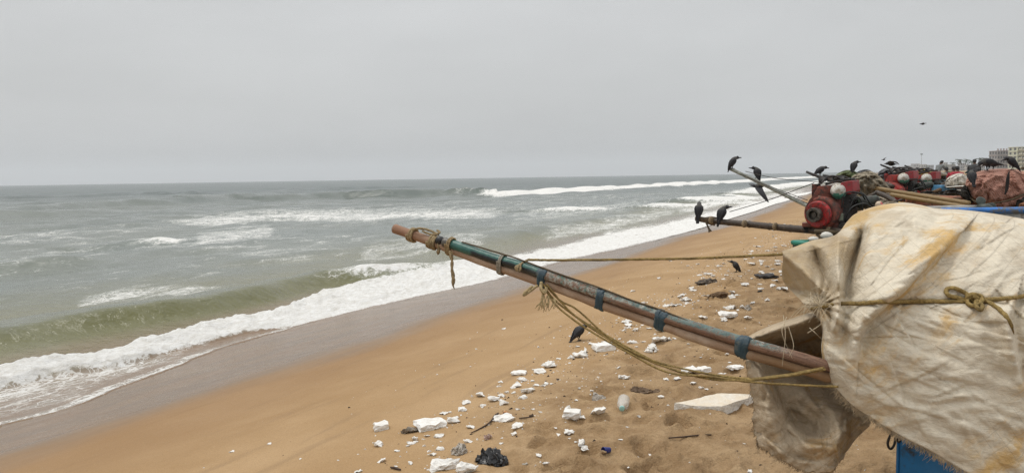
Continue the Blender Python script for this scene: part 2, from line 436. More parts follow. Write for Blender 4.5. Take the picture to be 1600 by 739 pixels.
def band(lo, hi, zc, f, soft=.35, ends=True):
    """foam lying on the water between two traced edges"""
    px,py=plane_px(zc); lo=np.array(lo,float); hi=np.array(hi,float)
    a=np.interp(px,lo[:,0],lo[:,1]); b=np.interp(px,hi[:,0],hi[:,1]); w=np.maximum(a-b,.8)
    q=(a-py)/w
    m=sstep(-soft*.4,soft*.4,q)*(1-sstep(1-soft,1+soft*.5,q))
    if ends:
        L=max(lo[0,0],hi[0,0]); H=min(lo[-1,0],hi[-1,0]); s=(H-L)*.12
        m=m*sstep(L-s,L+s,px)*(1-sstep(H-s,H+s,px))
    m=m*(Y>2)
    foam[:]=np.maximum(foam,f*m)
    return m
CREST=[(-400,575),(-150,537),(0,513),(121,497),(243,480),(324,468),(405,451),(449,438),(497,430),(562,423),(627,415),(676,411),(725,405),(760,399),(800,393)]
ridge(CREST,-.93,[.30,.33,.34,.34,.34,.34,.36,.38,.42,.44,.42,.36,.3,.2,.1],.62,1.9,[0,0,0,0,0,0,0,0,.22,.55,.68,.72,.75,.75,.7])
BLO=[(-500,690),(-250,640),(0,590),(81,573),(174,561),(263,537),(316,525),(380,509),(465,497),(562,474),(627,461),(692,448),(783,432)]
BHI=[(-500,665),(-250,614),(0,567),(81,554),(174,538),(283,509),(364,491),(450,474),(507,447),(562,436),(627,425),(692,415),(783,396)]
_pxb,_=plane_px(-1.08); _keep=foam.copy(); mb=band(BLO,BHI,-1.08,1.0,.14,ends=False)*(1-sstep(740,800,_pxb)); foam[:]=np.maximum(_keep,1.0*mb)
uu,vv,_=curve(BLO,-1.08); um=uu[-1]
left=1-sstep(um-1,um+3,u)
foam*=1
bore=mb*left
foam=np.where(foam>.3,foam+.20*fbm(u*.9,v*1.4,68,3)*(foam<.97),foam)
# surf that has run in further along the beach
RLO=[(740,441),(783,432),(830,419),(893,404),(977,391),(1042,376),(1130,356),(1172,342),(1231,323),(1262,312)]
RHI=[(740,402),(783,395),(830,389),(880,379),(951,357),(1042,343),(1101,328),(1130,322),(1190,309),(1240,300)]
_pxs,_=plane_px(-1.15); _keep=foam.copy(); mr_=band(RLO,RHI,-1.15,.80,.3,ends=False)*sstep(690,770,_pxs); foam[:]=np.maximum(_keep,.80*mr_)
z+=bore*(.16+.09*fbm(u*1.3,v*1.6,51,4,.6))+.05*mr_*(1+fbm(u*.8,v*1.2,53,4))
ridge([(1010,318),(1040,315),(1075,310),(1101,308),(1140,304),(1165,306),(1182,311)],-.75,[.2,.3,.5,.6,.6,.5,.2],1.6,3.5,[.6,.8,1,1,1,1,.7])
ridge([(840,327),(880,326),(920,325),(951,322)],-1.0,[.2,.3,.35,.2],1.2,4,[.45,.8,.85,.5])
ridge([(700,388),(760,372),(860,352),(900,345),(960,339),(1010,333)],-1.05,[.1,.25,.3,.3,.25,.15],1.0,3,[0,0,.1,.1,.1,.2])
ridge([(755,301),(773,300),(847,297),(929,293),(994,290),(1075,286),(1166,282),(1215,279),(1257,277),(1290,275)],-.6,[.3,.6,.75,.9,.9,.9,.9,.9,.9,.8],2.6,7,[.5,.9,1,1,1,1,1,1,1,1])
ridge([(1150,298),(1200,291),(1260,284),(1300,280)],-.7,[.3,.5,.5,.4],2.5,6,[.7,.8,.9,.9])
ridge([(706,301),(716,299.5),(728,300)],-.6,[.3,.6,.3],2.0,4,[.3,.8,.3])
ridge([(-200,350),(-60,341),(0,338),(60,335),(140,331),(230,327)],-1.0,[.4,.7,.8,.7,.45,.1],1.8,5,None)
ridge([(-100,338),(20,330),(120,322),(200,318),(300,313),(400,308),(520,304)],-.85,[.5,.7,.85,.8,.8,.7,.5],2.4,7,None)
ridge([(400,309),(520,305),(600,304),(680,302),(770,301)],-.75,[.6,1.0,1.3,1.3,.9],2.8,7,None)
ridge([(-100,315),(0,309),(90,306),(200,303),(330,301)],-.8,[.5,.8,.8,.8,.5],3.5,9,None)
ridge([(110,384),(200,378),(260,374),(300,372)],-1.08,[.1,.24,.26,.1],.9,2.4,[.1,.25,.8,.2])
ridge([(-50,420),(30,412),(110,405),(160,402)],-1.12,[.15,.3,.3,.1],.7,2.2,None)
ridge([(280,312),(480,296),(560,293),(660,291)],-.7,[.4,.7,.8,.5],3.5,9,None)
band([(120,470),(240,458),(300,462),(352,452)],[(120,452),(240,440),(290,436),(352,440)],-1.15,.46,.4)
band([(262,352),(330,352),(420,345),(560,345),(700,342),(790,338)],[(262,338),(330,330),(420,324),(560,322),(700,320),(790,319)],-1.2,.60,.7)
band([(300,385),(340,382),(400,374),(430,368)],[(300,362),(340,350),(400,346),(430,345)],-1.2,.50,.5)
band([(60,395),(180,386),(270,392),(420,410),(560,400)],[(60,372),(180,360),(270,365),(420,362),(560,372)],-1.2,.27,.5)
band([(560,410),(650,402),(700,395),(760,385)],[(560,372),(650,362),(700,360),(790,352)],-1.2,.38,.5)
band([(790,345),(870,340),(960,330),(1010,322)],[(790,326),(870,318),(960,312),(1030,306)],-1.2,.36,.5)
band([(850,375),(940,360),(1010,345),(1060,332)],[(850,356),(940,342),(1010,325),(1060,318)],-1.2,.46,.5)
band([(1060,335),(1120,322),(1190,312),(1260,300)],[(1060,318),(1120,312),(1190,303),(1260,292)],-1.2,.6,.5)
foam[:]=np.maximum(foam,(.20+.12*pnoise(u*.09,v*.16,77))*sstep(19,22,v)*(1-sstep(50,75,v))*(R<130))
# swash: the thin sheet of water running up the wet sand, its edge in lobes
ue,ve,_=curve([(-500,800),(-250,730),(0,668),(110,640),(200,600),(260,574),(330,548),(400,523),(470,503),(560,480),(627,466),(692,453),(783,436),(830,424),(893,406),(977,394),(1042,380),(1130,359),(1172,345),(1231,326),(1262,314)],-1.17)
edge=np.interp(u,ue,ve)+.16*pnoise(u*.55,u*0,61)+.07*pnoise(u*1.9,u*0,62)
edge=np.where(u>ue[-1],ve[-1]+wig(u)*0,edge)
bz=base_z(X,Y)
thick=.035*sstep(0,2.0,v-edge)
zs=np.where(v>edge, bz+.006+thick, bz-.06)
zz=SEA+z*sstep(-.2,1.5,v-edge)
Z=np.where(v<edge, bz-.06, np.maximum(zz, zs))
dep=Z-bz
swash=(1-sstep(.05,.32,dep))*sstep(-.2,.05,v-edge)
lace=sstep(0,.12,v-edge)*(1-sstep(.1,.5,v-edge))*.55
foam=np.maximum(foam, lace*(u<um))
_px,_py=plane_px(-1.08); _lo=np.array(BLO,float); foam=np.maximum(foam, sstep(.15,.9,v-edge)*(_py>np.interp(_px,_lo[:,0],_lo[:,1])-3)*(Y>2)*(.42+.14*pnoise(u*.35,v*1.2,64))*left)
mud=(1-sstep(.2,1.1,dep+.15*fbm(u*.2,v*.3,71,3)))
mud=np.maximum(mud, .55*np.exp(-((v-np.interp(u,*curve(CREST,-.93)[:2])+1.2)/1.2)**2)*(u<um+4))
tcr=v-np.interp(u,*curve(CREST,-.93)[:2]); face=np.exp(-((tcr+.45)/.75)**4)*(1-sstep(um-2,um+4,u))*(.8+.4*pnoise(u*.3,v*.3,66))
V=np.stack([X,Y,Z],1)
V,F,at=compact(V,F,{'face':face,'foam':foam,'swash':swash,'mud':mud,'far':sstep(30,260,R)})
t=NT('sea_water'); p=t.pos(); pr=t.map(p,rot=(0,0,SA))
fo,sw,mu,fr=t.attr('foam'),t.attr('swash'),t.attr('mud'),t.attr('far')
ps=t.map(pr,(1.0,.45,1.0))
n1=t.noise(ps,1.1,7,.68,.6); n2=t.noise(ps,8.5,6,.72,.8); vor=t.voro(t.map(ps,(1,1,1)),2.6,'SMOOTH_F1')
nn=t.math('ADD',t.math('MULTIPLY',n1,.5),t.math('ADD',t.math('MULTIPLY',n2,.42),t.math('MULTIPLY',vor,.16)))
fm=t.math('ADD',fo,t.math('MULTIPLY',t.math('SUBTRACT',nn,.53),2.1))
lw=t.n('ShaderNodeVectorMath',operation='ADD'); t.l(t.map(pr,(1,.62,1)),lw.inputs[0]); wn=t.n('ShaderNodeTexNoise'); t.l(pr,wn.inputs['Vector']); wn.inputs['Scale'].default_value=1.6; wn.inputs['Detail'].default_value=4; wv=t.n('ShaderNodeVectorMath',operation='SCALE'); t.l(wn.outputs['Color'],wv.inputs[0]); wv.inputs['Scale'].default_value=.9; t.l(wv.outputs[0],lw.inputs[1])
cell=t.math('MINIMUM',t.voro(lw.outputs[0],2.8,'DISTANCE_TO_EDGE'),t.math('MULTIPLY',t.voro(lw.outputs[0],7.5,'DISTANCE_TO_EDGE'),1.5))
net=t.math('MULTIPLY',t.math('SUBTRACT',1.0,t.ramp(cell,.01,.085)),t.ramp(t.math('ADD',fo,t.math('MULTIPLY',t.math('SUBTRACT',n1,.5),1.5)),.22,.5))
fmask=t.math('MULTIPLY',t.math('MAXIMUM',t.ramp(fm,.52,.68),t.math('MULTIPLY',net,.85)),t.ramp(fo,.03,.2))
deepc=t.mix(t.ramp(t.noise(ps,.12,3,.5),.3,.7),(.118,.142,.122),(.150,.168,.138))
deepc=t.mix(t.math('MULTIPLY',fr,.8),deepc,(.058,.085,.085))
c=t.mix(t.math('MULTIPLY',mu,.8),deepc,(.185,.170,.078)); c=t.mix(t.math('MULTIPLY',t.attr('face'),.85),c,t.mix(t.noise(ps,1.5,4,.6),(.085,.088,.022),(.140,.135,.042)))
c=t.mix(sw,c,(.20,.13,.075))
thinf=t.math('MULTIPLY',t.ramp(fm,.2,.5),t.math('MULTIPLY',t.ramp(fo,.05,.3),.3))
c=t.mix(thinf,c,(.42,.44,.41))
c=t.mix(fmask,c,t.mix(t.ramp(n2,.3,.65),(.66,.64,.59),(.86,.86,.84)))
h=t.math('ADD',t.noise(t.map(pr,(.8,1.3,1)),3.0,5,.62,.4),t.math('MULTIPLY',t.noise(t.map(pr,(.7,1.4,1)),.7,3,.5),1.6))
bn=t.n('ShaderNodeBump'); t.l(h,bn.inputs['Height']); bn.inputs['Distance'].default_value=.11; t.l(t.math('SUBTRACT',.62,t.math('ADD',t.math('MULTIPLY',sw,.5),t.math('MULTIPLY',fr,-.2))),bn.inputs['Strength'])
b2=t.n('ShaderNodeBump'); t.l(t.math('ADD',t.noise(p,16,6,.75),t.math('MULTIPLY',n2,1.5)),b2.inputs['Height']); b2.inputs['Distance'].default_value=.05; t.l(t.math('MULTIPLY',fmask,.8),b2.inputs['Strength']); t.l(bn.outputs[0],b2.inputs['Normal'])
t.set(c, t.math('ADD',t.math('ADD',.12,t.math('MULTIPLY',fr,.16)),t.math('MULTIPLY',fmask,.6)), b2.outputs[0], spec=t.math('SUBTRACT',.5,t.math('MULTIPLY',fmask,.35)))
t.b.inputs['IOR'].default_value=1.33
sea=bpy.data.objects.new('sea_water',new_mesh('sea_water',V,F,[t.m],attrs=at)); COL.objects.link(sea); tag(sea,'grey green sea with white surf rolling onto the beach','sea',kind='structure')

# ------------------------------------------------------------------ air
hz=MB(); hz.box((0,1500,58),(4200,0,0),(0,5600,0),(0,0,72),bev=.001)
t=NT('haze_air'); t.t.nodes.remove(t.b); pv=t.n('ShaderNodeVolumePrincipled'); pv.inputs['Density'].default_value=.00028; pv.inputs['Color'].default_value=(.93,.97,1,1); pv.inputs['Anisotropy'].default_value=.2
t.l(pv.outputs[0],t.out.inputs['Volume']); hazeo=hz.build('haze',t.m,smooth=False); tag(hazeo,'pale sea haze over the far shore and horizon','haze',kind='stuff')
# ------------------------------------------------------------------ shared materials
def mat_rope(name, col):
    t=NT(name); p=t.obj(); n=t.noise(p,90,4,.7); big=t.noise(p,7,4,.6)
    c=t.mix(t.ramp(n,.3,.7),tuple(x*.55 for x in col),tuple(min(1,x*1.25) for x in col)); c=t.mix(t.ramp(big,.45,.7,0,.5),c,(.10,.075,.045))
    return t.set(c,.9,t.bump(n,.5,.004),spec=.1)
M_ROPE=mat_rope('jute_rope',(.34,.26,.15)); M_ROPEY=mat_rope('yellow_rope',(.30,.215,.085)); M_ROPED=mat_rope('dark_rope',(.11,.085,.055))
M_BLACK=simple('black_plastic',(.012,.012,.014),.45,.3)
M_TAPE=simple('blue_tape',(.04,.085,.115),.6,.45,14,(.11,.13,.13),bump=.3,bscale=30)

# ------------------------------------------------------------------ lashed poles in the foreground
def pd(px): return 1/np.interp(px,[617,1285],[1/4.25,1/3.02])
LOW=[(617,357.5),(650,369),(680,379.5),(738,402),(782,418),(846,440),(900,460),(939,475),(1032,506),(1093,528),(1162,549),(1217,564),(1272,580),(1310,592)]
UPP=[(694,377.5),(705,380),(738,390),(775,402),(807,410.5),(848,425),(899,443),(939,457.5),(1035,491),(1093,510),(1165,532),(1223,548),(1282,565),(1310,573)]
lowp=np.array([P(a,b,pd(a)) for a,b in LOW]); uppp=np.array([P(a,b+np.interp(a,[694,760,1310],[1.0,3.2,4.0]),pd(a)-.018) for a,b in UPP])
pole=empty('lashed_pole',lowp[-1],'long pole of two lashed timbers with peeling green paint jutting from the tarpaulin','pole')
def pole_tube(pts, r, seg, wob, seed):
    b=MB(); q,rr=crom(pts, r, 9)
    n=len(q); rr=rr*(1+wob*pnoise(np.arange(n)*.17,np.zeros(n),seed))
    b.tube(q,rr,seg); b.U[-1][:,0]=np.array([PX(v)[0] for v in b.V[-1]])/100
    b.V[-1]=b.V[-1]+0.0
    return b
t=NT('bare_wood'); p=t.obj(); uv=t.uv(); us=t.n('ShaderNodeSeparateXYZ'); t.l(uv,us.inputs[0])
g=t.noise(t.map(uv,(1.1,9,1)),3.2,7,.65,.6); g2=t.noise(p,6,5,.6); g3=t.noise(p,60,4,.7)
c=t.mix(t.ramp(g,.3,.7),(.25,.145,.085),(.47,.33,.225)); c=t.mix(t.ramp(g2,.42,.66,0,.75),c,(.52,.41,.31))
c=t.mix(t.ramp(us.outputs[0],7.0,6.3,0,.85),c,t.mix(t.ramp(g,.3,.7),(.17,.075,.04),(.33,.17,.095)))
c=t.mix(t.ramp(us.outputs[0],11.2,12.2,0,.8),c,t.mix(g,(.16,.085,.035),(.34,.21,.10)))
c=t.mix(t.ramp(g3,.62,.75,0,.6),c,(.09,.055,.035))
M_BARE=t.set(c,.75,t.bump(t.math('ADD',g,t.math('MULTIPLY',g3,.4)),.5,.006))
b=pole_tube(lowp,np.interp([a for a,_ in LOW],[617,690,900,1310],[.0275,.0255,.026,.0275]),18,.07,3)
b.build('bare_timber',M_BARE,pole)
t=NT('painted_pole'); p=t.obj(); uv=t.uv(); us=t.n('ShaderNodeSeparateXYZ'); t.l(uv,us.inputs[0]); U,A=us.outputs[0],us.outputs[1]
n1=t.noise(p,22,6,.7,.3); n2=t.noise(p,75,5,.7); n3=t.noise(t.map(uv,(1.0,3,1)),3.0,5,.65)
teal=t.mix(t.ramp(n1,.3,.7),(.015,.085,.072),(.045,.155,.125)); blk=t.mix(n1,(.006,.009,.011),(.018,.026,.028))
wood=t.mix(t.ramp(n3,.3,.7),(.12,.055,.035),(.28,.17,.11))
pale=t.mix(n2,(.27,.30,.27),(.45,.43,.37)); blue=t.mix(t.ramp(n1,.3,.7),(.065,.125,.12),(.17,.22,.20))
def seg(a,b,w=.06): return t.math('MULTIPLY',t.ramp(U,a-w,a+w),t.ramp(U,b+w,b-w))
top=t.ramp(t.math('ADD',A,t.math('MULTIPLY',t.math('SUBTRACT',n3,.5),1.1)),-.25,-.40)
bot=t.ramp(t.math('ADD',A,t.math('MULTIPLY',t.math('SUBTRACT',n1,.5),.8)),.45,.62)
c=t.mix(seg(7.03,7.42,.02),(.09,.08,.065),teal)
c=t.mix(t.math('MULTIPLY',seg(7.35,8.55,.03),t.math('SUBTRACT',1.0,top)),c,blk); c=t.mix(t.math('MULTIPLY',seg(7.35,8.5,.03),top),c,teal)
c=t.mix(seg(8.5,20,.03),c,wood); n6=t.noise(p,140,4,.7); crk=t.ramp(t.noise(t.map(uv,(1.0,7,1)),9.0,4,.6),.60,.68)
peel=t.ramp(n2,.40,.58)
c=t.mix(t.math('MULTIPLY',seg(8.5,9.5,.3),peel),c,t.mix(t.ramp(n1,.42,.6),pale,teal))
c=t.mix(t.math('MULTIPLY',t.math('MULTIPLY',seg(9.4,12.2,.3),top),t.ramp(n2,.35,.52)),c,t.mix(t.ramp(n1,.45,.65),blue,pale))
c=t.mix(t.math('MULTIPLY',t.math('MULTIPLY',seg(10.4,11.7,.2),t.ramp(A,.1,-.5)),t.math('MULTIPLY',t.ramp(n1,.45,.55),t.ramp(n2,.36,.5))),c,blue)
c=t.mix(t.math('MULTIPLY',seg(8.6,20,.1),t.ramp(n2,.66,.72)),c,(.50,.47,.42))
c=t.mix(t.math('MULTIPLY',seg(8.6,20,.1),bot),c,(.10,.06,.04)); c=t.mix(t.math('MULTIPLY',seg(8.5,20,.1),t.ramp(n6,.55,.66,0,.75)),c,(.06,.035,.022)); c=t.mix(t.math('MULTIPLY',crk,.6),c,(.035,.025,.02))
M_PAINT=t.set(c,t.math('ADD',.33,t.math('MULTIPLY',t.ramp(U,8.3,8.8),.4)),t.bump(t.math('ADD',n2,t.math('MULTIPLY',n1,.7)),.45,.005))
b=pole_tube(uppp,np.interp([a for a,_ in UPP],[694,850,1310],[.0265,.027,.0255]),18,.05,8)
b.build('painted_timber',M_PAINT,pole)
def along(arr, table, px):
    xs=[a for a,_ in table]; q,_=crom(arr,np.ones(len(arr)),9); qx=np.array([PX(v)[0] for v in q])
    return np.array([np.interp(px,qx,q[:,k]) for k in range(3)])
def ring_pts(px, th, grow, both=True):
    cl=along(lowp,LOW,px); T=along(lowp,LOW,px+4)-along(lowp,LOW,px-4); T/=np.linalg.norm(T)
    N=np.cross(T,[0,0,1.0]); N/=np.linalg.norm(N); B=np.cross(T,N)
    dirs=np.cos(th)[:,None]*N+np.sin(th)[:,None]*B
    c1=cl; R1=.0265+grow
    O=c1+dirs*R1
    if both:
        c2=along(uppp,UPP,px); c2=c2-T*((c2-c1)@T); O2=c2+dirs*(.0268+grow)
        pick=((dirs*(c2-c1)).sum(1)>0); O=np.where(pick[:,None],O2,O)
    return O,T
def tape(px, w, name='lashing_tape', mat=None, grow=.003):
    th=np.arange(36)/36*2*np.pi; rings=[]
    cl,T=ring_pts(px,th,grow); m=9
    for i in range(m):
        o,_=ring_pts(px,th,grow+.0012*math.sin(i*2.4)+(-.004 if i in (0,m-1) else 0)); rings.append(o+T*((i/(m-1)-.5)*w+.006*np.sin(th*2+px)[:,None]))
    b=MB(); b.loft(rings); return b.build(name,mat or M_TAPE,pole)
for px,w in ((848,.046),(938,.040),(1034,.050),(1161,.054)): tape(px,w)
for px,w in ((851,.022),(942,.018),(1030,.022),(1165,.024)): tape(px,w,'lashing_tape',M_TAPE,.0055)
def coil(px, turns, r, both, mat, pitch=None, name='rope_lashing', grow=.004):
    th=np.linspace(0,2*np.pi*turns,int(turns*26)); pts=[]
    o,T=ring_pts(px,th,grow+r*.6,both); pitch=pitch or 2.1*r
    pts=o+T*((th/(2*np.pi)-turns/2)*pitch)[:,None]
    return pts
b=MB(); b.rope(coil(645,2.3,.0075,False,None),.0075,smooth=2)
b.rope(coil(678,3.2,.0075,False,None),.0075,smooth=2)
b.rope([P(645,359,4.15),P(655,357,4.12),P(668,359,4.12),P(680,364,4.1),P(686,367,4.1)],.0065)
b.rope([P(660,361,4.12),P(672,366,4.1),P(681,366,4.08),P(687,363,4.1),P(683,360,4.12)],.006)
b.rope([P(684,380,4.05),P(686,388,4.05),P(685,394,4.05),P(684,398,4.06)],[.007,.008,.011,.003])
b.build('rope_coil',M_ROPE,pole)
b=MB(); b.lathe(P(681,374,4.06),P(697,379,4.06)-P(681,374,4.06),[(0,.012),(.008,.024),(.03,.026),(.05,.02),(.056,.008)],16); b.build('black_rubber_stub',M_BLACK,pole)
b=MB(); b.rope(coil(705,2.2,.0055,True,None),.0055,smooth=2); b.rope([P(703,392,3.98),P(704,401,3.97),P(707,411,3.97),P(706,424,3.97),P(709,437,3.97),P(708,446,3.97)],[.006,.006,.006,.007,.009,.004],smooth=6)
b.rope([P(706,392,3.98),P(707,404,3.98),P(705,415,3.98),P(709,429,3.97),P(707,441,3.97),P(710,452,3.97)],[.005,.005,.005,.006,.007,.002],smooth=6); b.build('rope_dangling',M_ROPE,pole)
b=MB(); b.rope(coil(785,2.6,.0045,True,None),.0045,smooth=2); b.build('rope_lashing',mat_rope('grey_rope',(.33,.31,.26)),pole)
b=MB(); b.rope([P(827,405,3.78),P(818,410,3.76),P(811,415,3.74),P(807,419,3.73),P(809,423,3.73)],[.006,.006,.008,.012,.006]); b.rope([P(813,414,3.74),P(813,420,3.73),P(811,425,3.73)],[.004,.006,.004]); b.build('rope_tail',M_ROPE,pole)

# ------------------------------------------------------------------ cloth sheets
def grid_eval(rows, n, m):
    """Catmull-Rom surface through a grid of control points"""
    C=np.asarray(rows,float); nr,nc,_=C.shape
    def interp(C,k,num):
        C=np.moveaxis(C,k,0); q=np.concatenate([2*C[:1]-C[1:2],C,2*C[-1:]-C[-2:-1]]); N=C.shape[0]
        tt=np.linspace(0,N-1-1e-9,num); i=tt.astype(int); f=(tt-i)[:,None,None]
        a,b,c,d=q[i],q[i+1],q[i+2],q[i+3]
        o=.5*(2*b+(c-a)*f+(2*a-5*b+4*c-d)*f**2+(-a+3*b-3*c+d)*f**3)
        return np.moveaxis(o,0,k)
    return interp(interp(C,0,n),1,m)
def seg_dist(px,py,poly):
    best=np.full(px.shape,1e9); sgn=np.zeros(px.shape); tt=np.zeros(px.shape); n=len(poly)-1
    for i in range(n):
        (ax,ay),(bx,by)=poly[i],poly[i+1]; dx,dy=bx-ax,by-ay; L=dx*dx+dy*dy
        t_=np.clip(((px-ax)*dx+(py-ay)*dy)/L,0,1); d=np.hypot(px-ax-t_*dx,py-ay-t_*dy); m=d<best
        best=np.where(m,d,best); sgn=np.where(m,np.sign((px-ax)*dy-(py-ay)*dx),sgn); tt=np.where(m,(i+t_)/n,tt)
    return best,sgn,tt
def folds(px,py,L):
    o=np.zeros(px.shape)
    for poly,amp,w,kind in L:
        d,s,tt=seg_dist(px,py,poly); tap=np.sin(np.pi*np.clip(.12+tt*.86,0,1))**.5
        if kind=='r': o+=amp*tap*np.exp(-(d/w)**1.5)
        elif kind=='b': o+=amp*np.clip(tap*1.6,0,1)*np.exp(-(d/(w*(1-.65*tt)))**3.2)
        elif kind=='v': o+=amp*tap*np.exp(-d/w)
        elif kind=='s': o+=amp*tap*s*(1-np.exp(-d/(w*.35)))*np.exp(-d/w)          # a lap: one side stands over the other
        elif kind=='u': o+=-amp*np.where(s<0,1,0)*np.clip(tap*2,0,1)*(1-np.exp(-(d/w)**1.3))
    return o
def sheet_mesh(name, W_, mats, parent=None, thick=.004, attrs=None):
    n,m,_=W_.shape; i=np.arange(n*m).reshape(n,m)
    F=np.stack([i[:-1,:-1],i[:-1,1:],i[1:,1:],i[1:,:-1]],-1).reshape(-1,4)
    org=W_.reshape(-1,3).mean(0); org[2]=W_[...,2].min()
    uvv=np.stack(np.meshgrid(np.linspace(0,1,m),np.linspace(0,1,n)),-1).reshape(-1,2)
    me=new_mesh(name,W_.reshape(-1,3)-org,F,mats,uv=uvv,attrs=attrs)
    o=bpy.data.objects.new(name,me); COL.objects.link(o)
    pl=np.array(parent.matrix_basis.translation) if parent is not None else np.zeros(3)
    o.location=Vector(org-pl)
    if parent is not None: o.parent=parent
    if thick:
        md=o.modifiers.new('thick','SOLIDIFY'); md.thickness=thick; md.offset=0
    return o
def mat_sack(name, pale, stain, grime, stain_amt=.5, weave=1.0, dirt_amt=.4):
    t=NT(name); p=t.obj()
    d1=t.map(p,(1,1,1),rot=(0,.62,.25)); d2=t.map(p,(1,1,1),rot=(0,-.95,.25))
    w1=t.wave(d1,95,1.0,2,'X'); w2=t.wave(d2,90,1.0,2,'X')
    l1=t.ramp(t.wave(d1,6.5,.25,2,'X'),.985,1.0); l2=t.ramp(t.wave(d2,5.3,.25,2,'X'),.985,1.0)
    st=t.map(p,(1,1,1),rot=(0,.65,0))
    n1=t.noise(t.map(st,(.45,1,1.5)),4.4,7,.68,.35); n2=t.noise(p,8,6,.66,.3); n3=t.noise(t.map(p,(.8,1,2.0),rot=(0,-.4,0)),5.0,7,.72,.8); n4=t.noise(p,38,5,.7); n5=t.noise(p,2.2,4,.55)
    c=t.mix(t.ramp(n4,.3,.7),tuple(x*.86 for x in pale),pale)
    c=t.mix(t.ramp(n3,.46,.64,0,.7),c,grime)
    c=t.mix(t.math('MULTIPLY',t.ramp(n1,.60-stain_amt*.14,.74-stain_amt*.12,0,.9),t.ramp(n5,.36,.52)),c,t.mix(t.ramp(n2,.35,.65),stain,tuple(x*1.3 for x in stain)))
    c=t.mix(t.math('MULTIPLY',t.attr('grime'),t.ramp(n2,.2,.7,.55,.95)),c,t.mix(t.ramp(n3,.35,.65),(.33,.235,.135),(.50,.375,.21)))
    c=t.mix(t.ramp(n4,.66,.76,0,.45),c,tuple(x*.5 for x in grime))
    c=t.mix(t.ramp(t.noise(p,13,4,.6),.68,.78,0,.5),c,(.13,.11,.10))
    c=t.mix(t.math('MULTIPLY',t.math('MAXIMUM',l1,l2),t.ramp(n5,.42,.62,.03,.26)),c,tuple(x*.42 for x in grime))
    c=t.mix(t.math('MULTIPLY',t.ramp(t.math('MULTIPLY',w1,w2),.5,.1),.13*weave),c,tuple(x*.6 for x in grime))
    wr=lambda sc,ro,lo: t.noise(t.map(p,(.7,1,2.1),rot=(0,ro,0),loc=(lo,0,lo)),sc,5,.62,1.1)
    h=t.math('ADD',t.math('MULTIPLY',t.math('ADD',w1,w2),.07*weave),t.math('ADD',t.math('MULTIPLY',wr(20,.4,0),1.0),t.math('ADD',t.math('MULTIPLY',wr(13,-.5,3),.9),t.math('MULTIPLY',n4,.3))))
    c=t.mix(t.ramp(wr(20,.4,0),.30,.12,0,.30),c,tuple(x*.55 for x in grime))
    return t.set(c,.85,t.bump(h,.75,.011),spec=.12)
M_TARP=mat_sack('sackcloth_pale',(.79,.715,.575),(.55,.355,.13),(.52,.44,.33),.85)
M_SACKB=mat_sack('sackcloth_brown',(.62,.51,.37),(.40,.25,.10),(.33,.25,.16),.7,1.2,.8)

TR=[ # silhouette row, then rows down the front to the frayed hem: (px, py, depth)
 [(1222,393,3.32),(1262,380,3.4),(1306,371,3.42),(1338,346,3.46),(1375,327,3.48),(1425,319.5,3.5),(1470,328,3.5),(1530,332,3.48),(1600,343,3.45),(1690,365,3.38),(1770,420,3.3)],
 [(1224,402,3.30),(1260,393,3.29),(1303,388,3.28),(1337,372,3.28),(1374,350,3.28),(1425,338,3.28),(1473,344,3.28),(1530,348,3.26),(1603,358,3.22),(1696,380,3.2),(1780,432,3.22)],
 [(1224,438,3.27),(1252,440,3.16),(1291,436,3.08),(1330,430,3.05),(1372,418,3.03),(1425,408,3.02),(1475,408,3.02),(1530,408,3.0),(1605,412,2.98),(1705,425,3.0),(1795,460,3.1)],
 [(1252,470,3.18),(1279,476,3.05),(1302,478,2.98),(1335,477,2.95),(1372,474,2.92),(1425,471,2.90),(1475,469,2.885),(1530,468,2.87),(1605,464,2.87),(1705,465,2.9),(1800,490,3.05)],
 [(1284,505,3.12),(1290,508,3.0),(1310,512,2.93),(1342,513,2.90),(1378,512,2.87),(1428,511,2.84),(1480,510,2.82),(1535,508,2.81),(1610,505,2.80),(1710,508,2.84),(1804,525,3.0)],
 [(1284,545,3.10),(1293,555,2.99),(1317,562,2.91),(1350,566,2.87),(1388,570,2.84),(1438,574,2.80),(1490,578,2.78),(1545,582,2.77),(1620,586,2.76),(1715,586,2.82),(1806,590,3.0)],
 [(1289,580,3.08),(1305,603,2.98),(1331,631,2.92),(1365,654,2.88),(1402,677,2.84),(1452,703,2.8),(1500,731,2.76),(1560,765,2.73),(1640,800,2.72),(1730,815,2.8),(1810,795,3.0)]]
NF=300; MF=440
g=grid_eval(TR,NF,MF); gx,gy,gd=g[...,0].copy(),g[...,1].copy(),g[...,2].copy()
